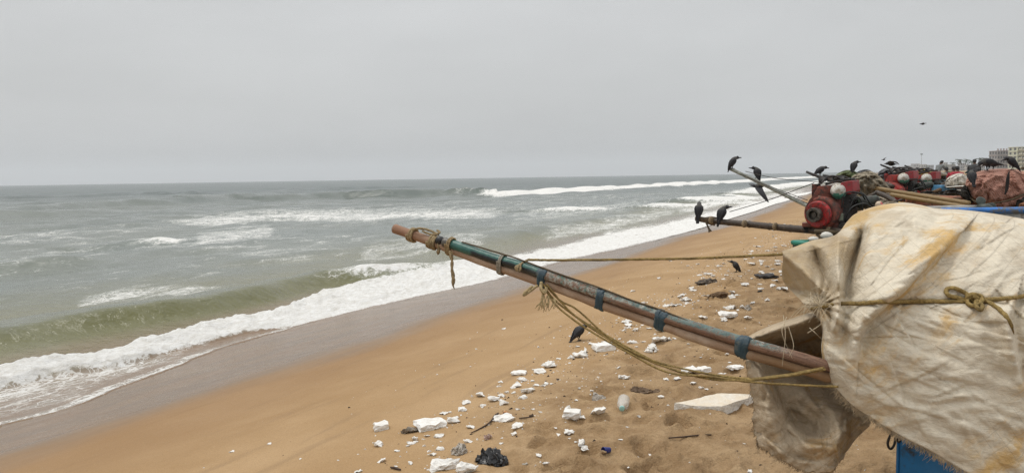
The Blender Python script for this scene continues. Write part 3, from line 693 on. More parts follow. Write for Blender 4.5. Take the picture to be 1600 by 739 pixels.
FT=[([(1347,366),(1338,396),(1329,428),(1320,470)],.30,11,'r'),([(1310,372),(1309,410),(1311,450),(1308,500),(1300,520)],-.13,9,'r'),
 ([(1272,388),(1282,418),(1294,446),(1302,466)],.17,10,'r'),([(1225,397),(1258,424),(1298,465)],-.06,8,'r'),([(1215,392),(1260,430),(1300,470)],-.30,20,'u'),
 ([(1262,378),(1290,392),(1300,420)],-.04,12,'r'),([(1362,360),(1350,395),(1340,424),(1322,468)],-.07,12,'r'),
 ([(1500,366),(1462,408),(1397,468),(1352,508),(1341,540),(1340,565)],.12,16,'s'),([(1490,352),(1440,398),(1380,458),(1345,500)],-.06,22,'r'),
 ([(1322,480),(1318,515),(1324,560)],.06,12,'r'),([(1296,482),(1300,500),(1296,530)],.06,6,'r'),
 ([(1470,336),(1440,372),(1405,392)],.035,20,'r'),([(1588,466),(1578,500),(1590,560),(1600,600)],.10,12,'s'),([(1545,468),(1568,500),(1584,560)],-.025,12,'r'),
 ([(1570,350),(1520,392),(1470,440)],.02,16,'s'),([(1610,365),(1560,405),(1530,445)],-.022,20,'r'),([(1300,476),(1420,473),(1530,469),(1620,465)],.026,6,'r'),
 ([(1380,530),(1450,556),(1530,580)],.012,18,'s'),([(1420,520),(1500,536),(1570,540)],.010,12,'s'),([(1370,610),(1430,634),(1500,694)],.014,18,'s'),
 ([(1440,490),(1500,505),(1560,512)],.012,9,'s'),([(1395,345),(1440,346),(1490,352)],.014,12,'s'),([(1410,455),(1390,465),(1340,472)],-.02,10,'r')]
_uf=folds(gx,gy,[f_ for f_ in FT if f_[3]=='u'])*(1-sstep(452,474,gy)); _rc=random.Random(44)
for _i in range(130):
    x_,y_=_rc.uniform(1310,1760),_rc.uniform(345,740); a_=_rc.gauss(.38,.35) if y_>475 else _rc.gauss(-.75,.4); L_=_rc.uniform(14,60); k_=_rc.gauss(0,.25)
    FT.append(([(x_-math.cos(a_)*L_,y_-math.sin(a_)*L_),(x_,y_+k_*10),(x_+math.cos(a_+k_)*L_,y_+math.sin(a_+k_)*L_)],_rc.choice((-1,1))*_rc.uniform(.006,.015),_rc.uniform(3.5,9),'s'))
gd+=folds(gx,gy,[f_ for f_ in FT if f_[3]!='u'])+_uf
cin=np.exp(-((gx-1285)/60)**2)
gd+=.016*fbm(gx/110,gy/85,81,3,.5)
def crumple(th,l,w,seed):
    x_=gx+14*pnoise(gx/60,gy/60,seed+50); y_=gy+14*pnoise(gx/60+9,gy/60,seed+51); c_,s_=math.cos(th),math.sin(th)
    return pnoise((x_*c_+y_*s_)/l,(-x_*s_+y_*c_)/w,seed)
low_=sstep(455,500,gy)
gd+=low_*(.0075*crumple(.42,70,26,72)+.0040*crumple(.2,36,13,73)+.0020*crumple(.6,20,8,74))+(1-low_)*(.0075*crumple(-.85,80,28,75)+.0036*crumple(-.7,40,14,76)+.0018*crumple(-.4,20,8,77))+.0007*fbm(gx/6,gy/6,88,2)
ang=np.arctan2(gy-476,gx-1280); rad_=np.hypot(gx-1280,gy-476)
gd+=.010*np.sin(ang*17+2*pnoise(rad_/40,ang,90))*np.exp(-((rad_-26)/40)**2)
front=np.empty((NF,MF,3)); dirs=CAM*0
for a in range(3):
    front[...,a]=CAM[a]+gd*(_f[a]+(gx-CX)/FPX*_r[a]-(gy-CY)/FPX*_u[a])
topr=front[0]; dn=[(0,.10,.0),(0,.24,-.05),(0,.42,-.22),(0,.52,-.50),(0,.56,-.85)]
_sh=np.clip(1-np.arange(MF)/(MF*.35),0,1)[:,None]
back=np.array([topr]+[topr+np.array(o)+np.array([.02*k+0,0,0])+_sh*np.array([[.10*(k+1),-.05*k,.0]]) for k,o in enumerate(dn)])[::-1]
bk=grid_eval(back,60,MF)
NB=59
full=np.concatenate([bk[:-1],front])
tarp=empty('tarpaulin',np.array([full[...,0].mean(),full[...,1].mean(),full[...,2].min()]),'large pale stained sackcloth tarpaulin tied over a boat engine, hem frayed','tarpaulin')
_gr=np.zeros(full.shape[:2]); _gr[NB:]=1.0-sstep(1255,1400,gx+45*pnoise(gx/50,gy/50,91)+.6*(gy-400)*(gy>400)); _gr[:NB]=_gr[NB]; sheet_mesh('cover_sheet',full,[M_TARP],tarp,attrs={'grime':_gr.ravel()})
# frayed hem and loose threads
b=MB(); rr=random.Random(5)
hem=front[-1]
for k in range(1,MF-50):
    for rep in range(3):
        f=rr.random(); p0=hem[k]*(1-f)+hem[k-1]*f; ln=rr.uniform(.008,.028)*(1.5 if rr.random()<.1 else 1)
        d1=np.array([rr.gauss(-.35,.45),rr.gauss(-.15,.3),-1.0]); d1/=np.linalg.norm(d1); d2=d1+np.array([rr.gauss(0,.5),rr.gauss(0,.3),rr.gauss(0,.2)])
        b.tube([p0+d1*-.004,p0+d1*ln*.5,p0+d1*ln*.6+d2*ln*.5],[.0011,.0009,.0005],3,0,False)
b.build('frayed_fringe',simple('sack_thread',(.40,.31,.2),.9,.35,40),tarp)
b=MB()
for k in range(46):
    a=P(1283+rr.gauss(0,9),474+rr.gauss(0,5),3.0+rr.gauss(0,.03)); L=rr.uniform(.03,.10); d1=np.array([rr.gauss(-.5,.7),rr.gauss(-.3,.3),rr.gauss(.05,.7)]); d1/=np.linalg.norm(d1)
    b.tube([a,a+d1*L*.5+np.array([0,0,.01]),a+d1*L+np.array([rr.gauss(0,.012),0,-.02-rr.random()*.02])],[.0012,.001,.0006],4,0,False,smooth=3)
for (x0,y0,x1,y1,x2,y2) in ((1224,492,1227,525,1222,572),(1229,495,1222,520,1238,560),(1262,520,1275,512,1284,505),(1265,512,1274,520,1286,532),(1289,485,1283,498,1284,512),(1232,510,1240,540,1233,556)):
    b.tube([P(x0,y0,2.97),P(x1,y1,2.94),P(x2,y2,2.96)],[.0016,.0014,.0008],4,0,False,smooth=6)
b.build('loose_threads',simple('straw_thread',(.52,.44,.31),.9,.3,40),tarp)
def tarp_at(px,py,off=.012):
    i=np.argmin((gx-px)**2+(gy-py)**2); return P(px,py,gd.ravel()[i]-off)
tr=empty('tie_rope',tarp_at(1520,470),'yellowish rope knotted in a bow round the pale tarpaulin','rope')
b=MB(); b.rope([tarp_at(x,y,.015) for x,y in ((1268,482),(1290,478),(1315,474),(1345,474),(1375,471.5),(1410,471.5),(1450,470.5),(1490,471),(1515,470))],.0085); b.rope([tarp_at(x,y,.015) for x,y in ((1520,469),(1545,468),(1575,466),(1605,462.5),(1650,462),(1710,462))],.0085); b.build('rope_run',M_ROPEY,tr)
b=MB(); b.rope([tarp_at(x,y,.016) for x,y in ((1520,470),(1500,466),(1482,461),(1478,454),(1484,450),(1498,452),(1508,458),(1516,464),(1522,471),(1529,475))],.008)
b.rope([tarp_at(x,y,.024) for x,y in ((1510,470),(1513,462),(1524,460),(1534,464),(1532,473),(1522,478),(1513,474),(1512,467),(1522,463),(1532,468))],.0085)
b.rope([tarp_at(x,y,.03) for x,y in ((1520,463),(1526,468),(1524,477),(1532,484),(1535,478),(1530,470))],.0075); b.build('bow_knot',M_ROPEY,tr)
b=MB(); b.rope([tarp_at(x,y,.012) for x,y in ((1530,466),(1545,472),(1560,482),(1572,494),(1579,508),(1583,522))],[.008]*5+[.004]); b.build('rope_end',M_ROPEY,tr)

# brown sack hanging round the poles
BR=[ [(1156,533,3.36),(1178,521,3.38),(1206,508,3.40),(1240,497,3.42),(1272,487,3.44),(1300,482,3.5),(1330,480,3.6)],
 [(1157,536,3.25),(1182,525,3.22),(1210,514,3.20),(1243,505,3.19),(1274,494,3.20),(1302,492,3.3),(1332,490,3.4)],
 [(1159,541,3.28),(1186,534,3.30),(1214,526,3.32),(1246,519,3.34),(1276,508,3.36),(1304,505,3.5),(1334,505,3.6)],
 [(1160,548,3.32),(1188,545,3.48),(1217,542,3.6),(1249,540,3.62),(1280,538,3.62),(1306,538,3.62),(1336,540,3.6)],
 [(1163,556,3.26),(1189,562,3.30),(1220,570,3.40),(1254,580,3.44),(1288,590,3.42),(1322,610,3.4),(1352,640,3.3)],
 [(1170,590,3.20),(1194,600,3.12),(1224,610,3.22),(1257,620,3.24),(1290,631,3.20),(1330,648,3.2),(1360,660,3.2)],
 [(1178,640,3.18),(1203,650,3.06),(1232,660,3.16),(1262,668,3.18),(1290,673,3.14),(1320,676,3.12),(1350,672,3.2)],
 [(1181,682,3.16),(1212,692,3.05),(1241,700,3.08),(1266,706,3.05),(1290,706,3.04),(1312,700,3.08),(1336,686,3.18)],
 [(1190,700,3.15),(1217,715,3.08),(1245,730,3.07),(1270,737,3.06),(1292,737,3.06),(1307,728,3.1),(1322,706,3.17)]]
g2=grid_eval(BR,170,130); hx,hy,hd=g2[...,0].copy(),g2[...,1].copy(),g2[...,2].copy()
hd+=folds(hx,hy,[([(1175,560),(1194,603),(1226,655),(1258,694),(1304,700),(1320,662)],-.075,9,'r'),([(1205,585),(1240,655),(1290,684)],.11,20,'r'),([(1200,560),(1230,620),(1262,650)],-.03,10,'r'),
 ([(1300,640),(1310,670),(1296,700)],-.03,8,'r'),([(1250,600),(1290,650)],.03,10,'s'),([(1165,535),(1210,518),(1280,498)],-.02,4,'r'),([(1190,680),(1240,716),(1290,726)],.03,7,'s')])
_rc=random.Random(46); _hf=[]
for _i in range(60):
    x_,y_=_rc.uniform(1165,1350),_rc.uniform(500,735); a_=_rc.gauss(1.0,.6); L_=_rc.uniform(8,34)
    _hf.append(([(x_-math.cos(a_)*L_,y_-math.sin(a_)*L_),(x_,y_+_rc.gauss(0,3)),(x_+math.cos(a_)*L_,y_+math.sin(a_)*L_)],_rc.choice((-1,1))*_rc.uniform(.006,.018),_rc.uniform(3.5,8),'s'))
hd+=folds(hx,hy,_hf)
_ed=np.zeros(hx.shape); _ed[:,:14]=np.linspace(1,0,14)[None]; _ed[-14:]=np.maximum(_ed[-14:],np.linspace(0,1,14)[:,None])
hx+=_ed*3.5*fbm(hy/14,hx/40,101,3); hy+=_ed*3.0*fbm(hx/13,hy/40,102,3)*(hy>590)
hd+=.022*fbm(hx/50,hy/42,95,3,.5)+.006*pnoise((hx*.5+hy*.8)/9,(hx*.8-hy*.5)/30,97)+.003*fbm(hx/9,hy/9,98,2)
Wb=np.empty(hx.shape+(3,))
for a in range(3): Wb[...,a]=CAM[a]+hd*(_f[a]+(hx-CX)/FPX*_r[a]-(hy-CY)/FPX*_u[a])
sk=sheet_mesh('hanging_sack',Wb,[M_SACKB]); tag(sk,'brown grimy sack hanging under the pole end, left of the pale tarpaulin','sack')
b=MB(); rr=random.Random(8)
edges_=[Wb[-1]]+[Wb[60:,0]]
for ed in edges_:
    for k in range(1,len(ed)):
        for rep in range(2):
            f=rr.random(); p0=ed[k]*(1-f)+ed[k-1]*f; ln=rr.uniform(.006,.02); d1=np.array([rr.gauss(-.4,.5),rr.gauss(0,.3),-.8]); d1/=np.linalg.norm(d1)
            b.tube([p0,p0+d1*ln*.6,p0+d1*ln+np.array([rr.gauss(0,.003),0,0])],[.0011,.0009,.0005],3,0,False)
b.build('frayed_fringe',simple('brown_thread',(.27,.20,.12),.9,.35,40),sk)

# ------------------------------------------------------------------ stay ropes of the foreground pole
def G3(l,rad=.006,mat=None,name='stay_rope',label='',smooth=8,pitch=6.0):
    b=MB(); b.rope([P(*q) for q in l],rad,smooth=smooth,pitch=pitch); o=b.build(name,mat or M_ROPEY); return tag(o,label,'rope')
G3([(826,406,3.82),(870,406.5,3.8),(945,406,3.75),(1010,405,3.7),(1075,404,3.62),(1150,401,3.52),(1230,397,3.38)],.0062,M_ROPEY,'stay_rope','taut twisted rope running level from the pole to the tarpaulin corner')
b=MB()
def onpole(px,lift,d=0): q=along(uppp,UPP,px); return q+np.array([0,-.010-d,.0275+lift])
b.rope([onpole(x,l) for x,l in ((722,.004),(760,.010),(800,.008),(828,.006),(870,.004),(939,.006),(990,.0),(1033,.002),(1090,-.012),(1150,-.022),(1210,-.03),(1270,-.03))],.0042,smooth=5); o=b.build('stay_rope',M_ROPED); tag(o,'dark thin rope lying along the top of the peeling painted pole','rope')
hang=empty('hanging_rope',P(850,455,3.68),'slack bundle of yellow ropes sagging under the pole to the tarpaulin','rope')
ST=[[(848,443,3.68),(866,468,3.66),(908,500,3.6),(980,542,3.45),(1060,580,3.3),(1142,592,3.12),(1217,587,3.0),(1288,574,2.94)],
    [(850,446,3.66),(868,476,3.64),(914,512,3.57),(986,553,3.42),(1045,582,3.28),(1110,588,3.15),(1168,596,3.04),(1240,601,2.96),(1310,604,2.9)],
    [(852,446,3.69),(876,470,3.67),(902,484,3.62),(954,529,3.5),(1012,560,3.37),(1077,578,3.24),(1160,591,3.06),(1225,588,2.98),(1290,577,2.93)],
    [(854,444,3.67),(886,482,3.63),(925,513,3.56),(1000,557,3.4),(1090,588,3.2),(1155,594,3.06),(1217,589,2.99),(1286,576,2.92)]]
for k,s_ in enumerate(ST):
    b=MB(); b.rope([P(*q) for q in s_],.0046,smooth=8); b.build('rope_strand',M_ROPEY,hang)
b=MB(); rr=random.Random(9)
for (x0,y0,x1,y1,n) in ((849,455,846,482,13),(856,462,858,482,8),(866,466,868,481,7)):
    for i in range(n):
        b.tube([P(x0+rr.gauss(0,1),y0,3.64),P((x0+x1)/2+rr.gauss(0,2),(y0+y1)/2,3.63),P(x1+rr.gauss(0,4.5),y1+rr.gauss(0,3),3.63)],[.003,.0022,.0012],5,0,True,smooth=3)
b.rope([P(840,446,3.66),P(832,452,3.65),P(824,458,3.65),P(818,461,3.65),P(821,456,3.65),P(832,447,3.66)],.0065); b.rope([P(846,441,3.66),P(845,450,3.64),P(851,458,3.63),P(854,449,3.64)],.008)
b.build('rope_tassel',mat_rope('tan_rope',(.42,.33,.18)),hang)
# ------------------------------------------------------------------ boats
def hull(root, stem, yaw, L, beam, H, z0, m_out, m_in, m_rail, sheer=.35, stern=.6, name='hull', rail=(0,-1), pinch=.55):
    """open plank boat: stem at the given point, running off along yaw; returns a frame function"""
    e=np.array([math.cos(yaw),math.sin(yaw),0]); w=np.array([-math.sin(yaw),math.cos(yaw),0]); st=np.array([stem[0],stem[1],z0])
    ns=26; so=[]; si=[]; top=[]
    for i in range(ns):
        s=i/(ns-1); hb=beam/2*(1-(1-min(1,s/pinch))**2.2)**.8 if s<pinch else beam/2*(1-(1-stern)*((s-pinch)/(1-pinch))**2)
        hb=max(hb,.012); hz=H+sheer*(1-min(1,s/.7))**2; kz=.28*(1-min(1,s/.25))**2
        sec=[]
        for a in np.linspace(-1,1,13):
            q=abs(a); yy=np.sign(a)*hb*min(1,q**.55*1.02); zz=kz+(hz-kz)*(q**2.4)
            sec.append(st+e*(s*L+(.10*(1-q)*(1-s)**6*0))+w*yy+np.array([0,0,zz]))
        so.append(np.array(sec)); c=st+e*s*L
        inn=[]
        for p_ in sec:
            d=p_-(c+np.array([0,0,hz])); inn.append(c+np.array([0,0,hz])+d*np.array([.93,.93,.90])+e*(.02 if i==0 else 0))
        si.append(np.array(inn))
    b=MB(); V=[];F=[];I=[]
    n=13
    for r in so: V.append(r)
    for r in si: V.append(r)
    off=ns*n
    for i in range(ns-1):
        for j in range(n-1):
            F.append((i*n+j,(i+1)*n+j,(i+1)*n+j+1,i*n+j+1)); I.append(0)
            F.append((off+i*n+j,off+i*n+j+1,off+(i+1)*n+j+1,off+(i+1)*n+j)); I.append(1)
    for i in range(ns-1):
        F.append((i*n,off+i*n,off+(i+1)*n,(i+1)*n)); I.append(1)
        F.append((i*n+n-1,(i+1)*n+n-1,off+(i+1)*n+n-1,off+i*n+n-1)); I.append(1)
    k=(ns-1)*n
    for j in range(n-1): F.append((k+j,off+k+j,off+k+j+1,k+j+1)); I.append(0)
    F.append(tuple(k+j for j in range(n))); I.append(0)
    for j in range(n-1): F.append((j,j+1,off+j+1,off+j)); I.append(0)
    b.add(np.concatenate(V),F); b.I=I
    b.build(name,[m_out,m_in],root,smooth=True)
    if rail:
        for sd in rail:
            b=MB(); b.tube([r[sd]+np.array([0,0,.01]) for r in so],.032,8,0,True,2); b.build('gunwale',m_rail,root)
    def at(s,t,z): return st+e*s+w*t+np.array([0,0,z])
    return at
M_BLUE=simple('blue_hull_paint',(.02,.19,.46),.45,.25,5,(.06,.06,.05),bump=.2,bscale=25,dirt_amt=.3)
M_WOODIN=simple('worn_boat_wood',(.22,.15,.09),.8,.4,9,(.07,.05,.035))
M_PALEB=simple('pale_blue_paint',(.30,.42,.47),.5,.3,7,(.2,.16,.12))
fb=empty('fishing_boat',(1.72,3.28,.1),'blue fishing boat standing on the sand under the pale tarpaulin','boat')
q=P(1404,690,3.16)
hull(fb,(q[0],q[1]),.22,4.6,1.25,.86,.02,M_BLUE,M_WOODIN,M_BLUE,sheer=.05,pinch=.3)
b=MB(); b.tube([P(x,y,3.05) for x,y in ((1398,668),(1392,678),(1387,692),(1391,701),(1397,695),(1400,682),(1404,690),(1408,684))],.005,6,0,True,5); o=b.build('cord_loop',M_BLACK); tag(o,'thin black cord loop hanging below the tarpaulin hem beside the blue bow','cord')
# ------------------------------------------------------------------ more shape helpers
def prism(b, pts, vec, mi=0, inset=.0):
    pts=np.asarray(pts,float); n=len(pts); V=np.concatenate([pts,pts+np.asarray(vec,float)])
    F=[tuple(range(n-1,-1,-1)),tuple(range(n,2*n))]+[(i,(i+1)%n,n+(i+1)%n,n+i) for i in range(n)]
    return b.add(V,F,mi)
def bev(o,w=.008,seg=2):
    m=o.modifiers.new('bevel','BEVEL'); m.width=w; m.segments=seg; m.limit_method='ANGLE'; m.angle_limit=.5
    m2=o.modifiers.new('wn','WEIGHTED_NORMAL'); return o
def pillow(name, top, bot, d, bulge, mat, parent=None, n=34, m=48, lump=.25, freq=9, seed=0, fold=None, pts=None, sharp=.5):
    """closed sagging heap: outline given by an upper and a lower edge at depth d, real thickness 2*bulge"""
    top=np.asarray(top,float); bot=np.asarray(bot,float)
    tt=smooth2(top,10); bb=smooth2(bot,10)
    s=np.linspace(0,1,m); rs=lambda a:np.stack([np.interp(s,np.linspace(0,1,len(a)),a[:,k]) for k in range(2)],1)
    T,B=rs(tt),rs(bb); dd=np.interp(s,np.linspace(0,1,len(np.atleast_1d(d))),np.atleast_1d(d)) if np.ndim(d) else np.full(m,d)
    th=np.linspace(0,2*np.pi,2*n,endpoint=False)
    w=(1-np.cos(th))/2                                        # 0 top .. 1 bottom .. 0 top
    sgn=np.sin(th)
    px=T[None,:,0]*(1-w[:,None])+B[None,:,0]*w[:,None]; py=T[None,:,1]*(1-w[:,None])+B[None,:,1]*w[:,None]
    env=np.clip(1-np.abs(2*s-1)**2.6,0,1)**.5
    sc=1150/np.mean(dd); fx,fy=px/sc*freq,py/sc*freq
    nz_=lump*fbm(fx,fy+sgn[:,None]*3,seed,4,.55)+lump*.5*(np.abs(pnoise(fx*2.1+fy,fy*1.7-fx*.4,seed+7))-.25)
    off=np.abs(sgn[:,None])**sharp*np.sign(sgn[:,None])*env[None]*(1+nz_)
    if fold is not None: off=off-folds(px,py,fold)/bulge*(sgn[:,None]>0)
    D=dd[None]-bulge*off
    jx=px+lump*6*pnoise(fx*1.3,fy*1.3,seed+3)*0
    W_=np.empty(px.shape+(3,))
    for a in range(3): W_[...,a]=CAM[a]+D*(_f[a]+(jx-CX)/FPX*_r[a]-(py-CY)/FPX*_u[a])
    N,Mm=px.shape; i=np.arange(N*Mm).reshape(N,Mm); j=np.roll(i,-1,0)
    F=np.stack([i[:,:-1],j[:,:-1],j[:,1:],i[:,1:]],-1).reshape(-1,4)
    b=MB(); b.add(W_.reshape(-1,3),F); b.F.append(tuple(i[:,0])); b.I.append(0); b.F.append(tuple(i[::-1,-1])); b.I.append(0)
    return b.build(name,mat,parent)
def mat_net(name, a, b_, scale=1.0, mesh=True):
    if name in _MC: return _MC[name]
    t=NT(name); p=t.obj(); n1=t.noise(p,7*scale,6,.7,.8); n2=t.noise(p,26*scale,5,.7,.5); v=t.voro(p,34*scale,'DISTANCE_TO_EDGE')
    c=t.mix(t.ramp(n1,.32,.68),a,b_); c=t.mix(t.ramp(n2,.35,.7,0,.7),c,tuple(x*.45 for x in a))
    c=t.mix(t.ramp(v,.10,.02,0,.55),c,tuple(x*.35 for x in a))
    _MC[name]=t.set(c,.95,t.bump(t.math('ADD',n2,t.math('MULTIPLY',v,1.2)),0.7,.025),spec=.05); return _MC[name]
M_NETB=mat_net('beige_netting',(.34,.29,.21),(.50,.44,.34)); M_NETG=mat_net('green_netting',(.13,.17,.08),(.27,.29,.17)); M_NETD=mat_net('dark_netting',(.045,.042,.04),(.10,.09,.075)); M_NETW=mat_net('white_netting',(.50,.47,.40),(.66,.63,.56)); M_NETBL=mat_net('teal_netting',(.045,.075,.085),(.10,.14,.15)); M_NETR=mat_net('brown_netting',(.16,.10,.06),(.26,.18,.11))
M_RUST=simple('rust_red_iron',(.17,.045,.028),.65,.4,11,(.055,.030,.022),bump=.4,bscale=40,dirt_amt=.6)
M_RED=simple('red_enamel',(.36,.022,.022),.5,.35,12,(.10,.025,.02),bump=.25,dirt_amt=.55)
M_TANK=simple('crimson_tank_paint',(.30,.018,.022),.38,.25,9,(.12,.03,.025),dirt_amt=.35)
M_HUB=simple('greasy_steel',(.11,.10,.085),.45,.4,14,(.03,.025,.02),metal=.5)
M_DARK=simple('oily_iron',(.018,.016,.015),.5,.5,14,(.07,.04,.025),bump=.4,dirt_amt=.3)
M_CHROME=simple('dull_chrome',(.50,.485,.44),.55,.3,10,(.24,.19,.13),metal=.15,dirt_amt=.45)
M_TEAL=simple('teal_paint',(.07,.26,.20),.5,.25,9); M_PLATE=simple('tin_plate',(.42,.38,.28),.5,.3,30,(.2,.12,.07))
M_GREYG=simple('grey_green_cast',(.16,.18,.13),.55,.3,20); M_HOSE=simple('rubber_hose',(.02,.022,.02),.5,.3)
t=NT('dark_bamboo'); p=t.obj(); uv=t.uv(); n=t.noise(t.map(uv,(1,6,1)),5,6,.65); n2=t.noise(p,25,5,.7)
M_BAMD=t.set(t.mix(t.ramp(n2,.5,.7,0,.6),t.mix(t.ramp(n,.3,.7),(.018,.013,.010),(.065,.043,.027)),(.15,.11,.07)),.6,t.bump(n2,.3,.005))
t=NT('yellow_bamboo'); p=t.obj(); uv=t.uv(); n=t.noise(t.map(uv,(1,6,1)),4,6,.65); n2=t.noise(p,18,5,.7)
M_BAMY=t.set(t.mix(t.ramp(n2,.5,.7,0,.6),t.mix(t.ramp(n,.3,.7),(.17,.11,.045),(.33,.22,.09)),(.10,.06,.03)),.6,t.bump(n2,.3,.005))
t=NT('grey_pipe'); p=t.obj(); n=t.noise(p,12,6,.7)
M_PIPE=t.set(t.mix(t.ramp(n,.35,.65),(.13,.14,.115),(.24,.25,.21)),.5,t.bump(n,.2,.004))

def bamboo(b, pts, r0, r1, node=.34, mi=0):
    q,_=crom(np.asarray(pts,float),np.ones(len(pts)),14)
    L=np.concatenate([[0],np.cumsum(np.linalg.norm(np.diff(q,axis=0),axis=1))]); n=max(30,int(L[-1]/.03)); l=np.linspace(0,L[-1],n)
    q=np.stack([np.interp(l,L,q[:,k]) for k in range(3)],1); ph=(l%node)/node
    r=np.interp(l,[0,L[-1]],[r0,r1])*(1+.16*np.exp(-((ph-.5)/.05)**2)-.05*np.exp(-((ph-.42)/.04)**2))
    b.tube(q,r,12,mi)

# ------------------------------------------------------------------ boat engines
def engine(px,py,d,k,label,rich=True,tone=None):
    """single-cylinder boat engine with its flywheel turned seaward; k scales pixel offsets measured on the nearest one"""
    E=lambda x,y,dz=0.0: P(px+(x-1284)*k, py+(y-332)*k, d+dz)
    view=E(1284,332)-CAM; view[2]=0; view/=np.linalg.norm(view); left=np.array([-view[1],view[0],0])
    ax=-view*math.cos(.45)+left*math.sin(.45); ax[2]=-.03; ax/=np.linalg.norm(ax)
    root=empty('boat_engine',E(1290,362,.1),label,'engine','diesel engines on the boats'); m=k*d/1150.0 # metres per reference pixel
    red=tone or M_RUST
    def out(l,dz=0): return [E(x,y,dz) for x,y in l]
    b=MB(); arc=[(1285+27*math.cos(a),334+24*math.sin(a)) for a in np.linspace(.35,math.pi-.05,14)]
    prism(b,out(arc+[(1257,328),(1259,321),(1264,312),(1270,306),(1277,291),(1312,290),(1314,318)],.0),-ax*.25)
    bev(b.build('crankcase',red,root,smooth=False),.012)
    b=MB(); b.lathe(E(1285,333)-ax*.06,ax,[(-.05,25*m),(.09,26.5*m),(.13,25.5*m),(.14,23*m),(.14,4*m)],36); b.build('flywheel_housing',red,root,smooth=False)
    c=E(1284,334)+ax*.10*k*d/10.0
    b=MB(); R=21.5*m
    b.lathe(c,ax,[(-.02,R*.95),(.0,R*.98),(.03,R*.95),(.036,R*.92),(.045,R*.90),(.048,R*.84),(.042,R*.60),(.035,R*.58),(.035,R*.1)],40); b.build('flywheel',M_RED,root,smooth=False)
    b=MB(); h=10.8*m
    b.lathe(c+ax*.05,ax,[(0,h*.95),(.05,h*.93),(.06,h*1.05),(.095,h*1.05),(.10,h*.98),(.10,h*.70),(.04,h*.64),(.04,h*.34),(.07,h*.32),(.07,h*.02)],32); b.build('pulley_hub',M_HUB,root,smooth=False)
    b=MB(); prism(b,out([(1268,288),(1280,288),(1279,310),(1268,311)],.12),-ax*.05); bev(b.build('side_panel',red,root,smooth=False),.006)
    b=MB(); dc=E(1309,297,-.10); u=np.array([ax[0]*.35,ax[1]*.35,.55]); u=-view*.62+np.array([0,0,.45])+left*.2; u/=np.linalg.norm(u)
    r=11.2*m; b.lathe(dc-u*.10,u,[(0,r*.7),(.02,r*.97),(.09,r),(.11,r*.97),(.14,r*.82),(.158,r*.55),(.165,r*.2)],28)
    o=b.build('air_cleaner',[M_CHROME,M_TEAL],root)
    z=np.array([p_.center.z for p_ in o.data.polygons]); o.data.polygons.foreach_set('material_index',(z<(z.min()+ (z.max()-z.min())*.33)).astype(np.int32))
    b=MB(); b.tube([E(1308,303,.02),E(1312,315,.05),E(1308,330,.08),E(1304,345,.05)],[.03,.026,.024,.024],10,0,True,5); b.build('intake_pipe',M_HOSE,root)
    b=MB(); prism(b,out([(1321,291),(1327,283),(1343,281),(1344,298),(1340,302),(1323,301)],.0),-ax*-.22+np.array([0,0,.0])); bev(b.build('fuel_tank',M_TANK,root,smooth=False),.012)
    b=MB(); b.lathe(E(1333,282,.1),(0,0,1),[(0,.03),(.025,.03),(.03,.02)],14); b.build('tank_cap',M_DARK,root)
    b=MB(); prism(b,out([(1300,292),(1326,294),(1328,338),(1318,352),(1296,350)],.06),-ax*.25); bev(b.build('cylinder_block',M_DARK,root,smooth=False),.01)
    b=MB()
    for i in range(7): prism(b,out([(1296,296+i*5),(1330,298+i*5),(1330,300+i*5),(1296,298+i*5)],.05),-ax*.2)
    b.build('cooling_fins',M_DARK,root,smooth=False)
    b=MB(); prism(b,out([(1279,306),(1292,308),(1291,313),(1279,311)],-.012),-ax*-.008); b.build('name_plate',M_PLATE,root,smooth=False)
    b=MB(); b.lathe(E(1300,315,-.03),ax,[(0,3*m),(.02,3*m),(.026,2.2*m),(.026,.8*m)],14); b.build('inspection_cap',simple('faded_pink_paint',(.42,.16,.12),.5),root)
    b=MB(); b.box(E(1311,339,-.06),left*6*m,view*.05,np.array([0,0,5.5*m])); b.lathe(E(1311,334,-.06),(0,0,1),[(0,4*m),(.03,4*m),(.05,2*m)],14); b.build('fuel_filter',M_GREYG,root,smooth=False)
    b=MB()
    b.tube([E(1278,290,.1),E(1285,283,.1),E(1300,280,.12),E(1322,281,.14),E(1334,279,.15)],.017,9,0,True,4)
    b.tube([E(1283,287,.0),E(1292,277,.02),E(1306,276,.06),E(1318,286,.1)],.013,8,0,True,4)
    b.tube([E(1280,284,.14),E(1310,275,.2),E(1336,283,.24)],.014,8,0,True,4)
    b.tube([E(1290,288,.05),E(1312,283,.05),E(1320,290,.08)],.016,8,0,True,4)
    for q in ((1284,280),(1298,281),(1314,279)): b.box(E(q[0],q[1],.1),left*5*m,view*.04,np.array([0,0,3.2*m]))
    b.build('rocker_linkage',M_DARK,root)
    b=MB(); b.tube([E(1260,268.5,.25),E(1268,272,.2),E(1280,276.5,.14),E(1296,281,.1)],[.016,.018,.020,.022],12); b.tube([E(1286,275,.16),E(1293,276,.16),E(1299,279,.16)],.024,10); b.build('exhaust_pipe',M_DARK,root)
    if rich:
        hs=[[(1315,325,-.1),(1318,305,-.14),(1330,300,-.14),(1345,303,-.1),(1352,312,-.05)],[(1320,345,-.1),(1330,325,-.2),(1350,318,-.2),(1362,325,-.1)],[(1325,330,-.12),(1335,310,-.16),(1345,312,-.16),(1348,330,-.12)],[(1344,300,-.05),(1352,306,-.08),(1360,318,-.08),(1366,324,0)]]
        for l in hs:
            b=MB(); b.tube([E(*q) for q in l],.011,8,0,True,6); b.build('hose',M_HOSE,root)
        b=MB(); b.lathe(E(1340,318,.1),view*.3+left*-.9+np.array([0,0,.2]),[(0,.06),(.03,.085),(.10,.085),(.13,.07),(.26,.06),(.29,.03)],20); b.build('gearbox',simple('greasy_green_iron',(.045,.055,.042),.5,.5,12,(.02,.015,.012)),root)
        b=MB()
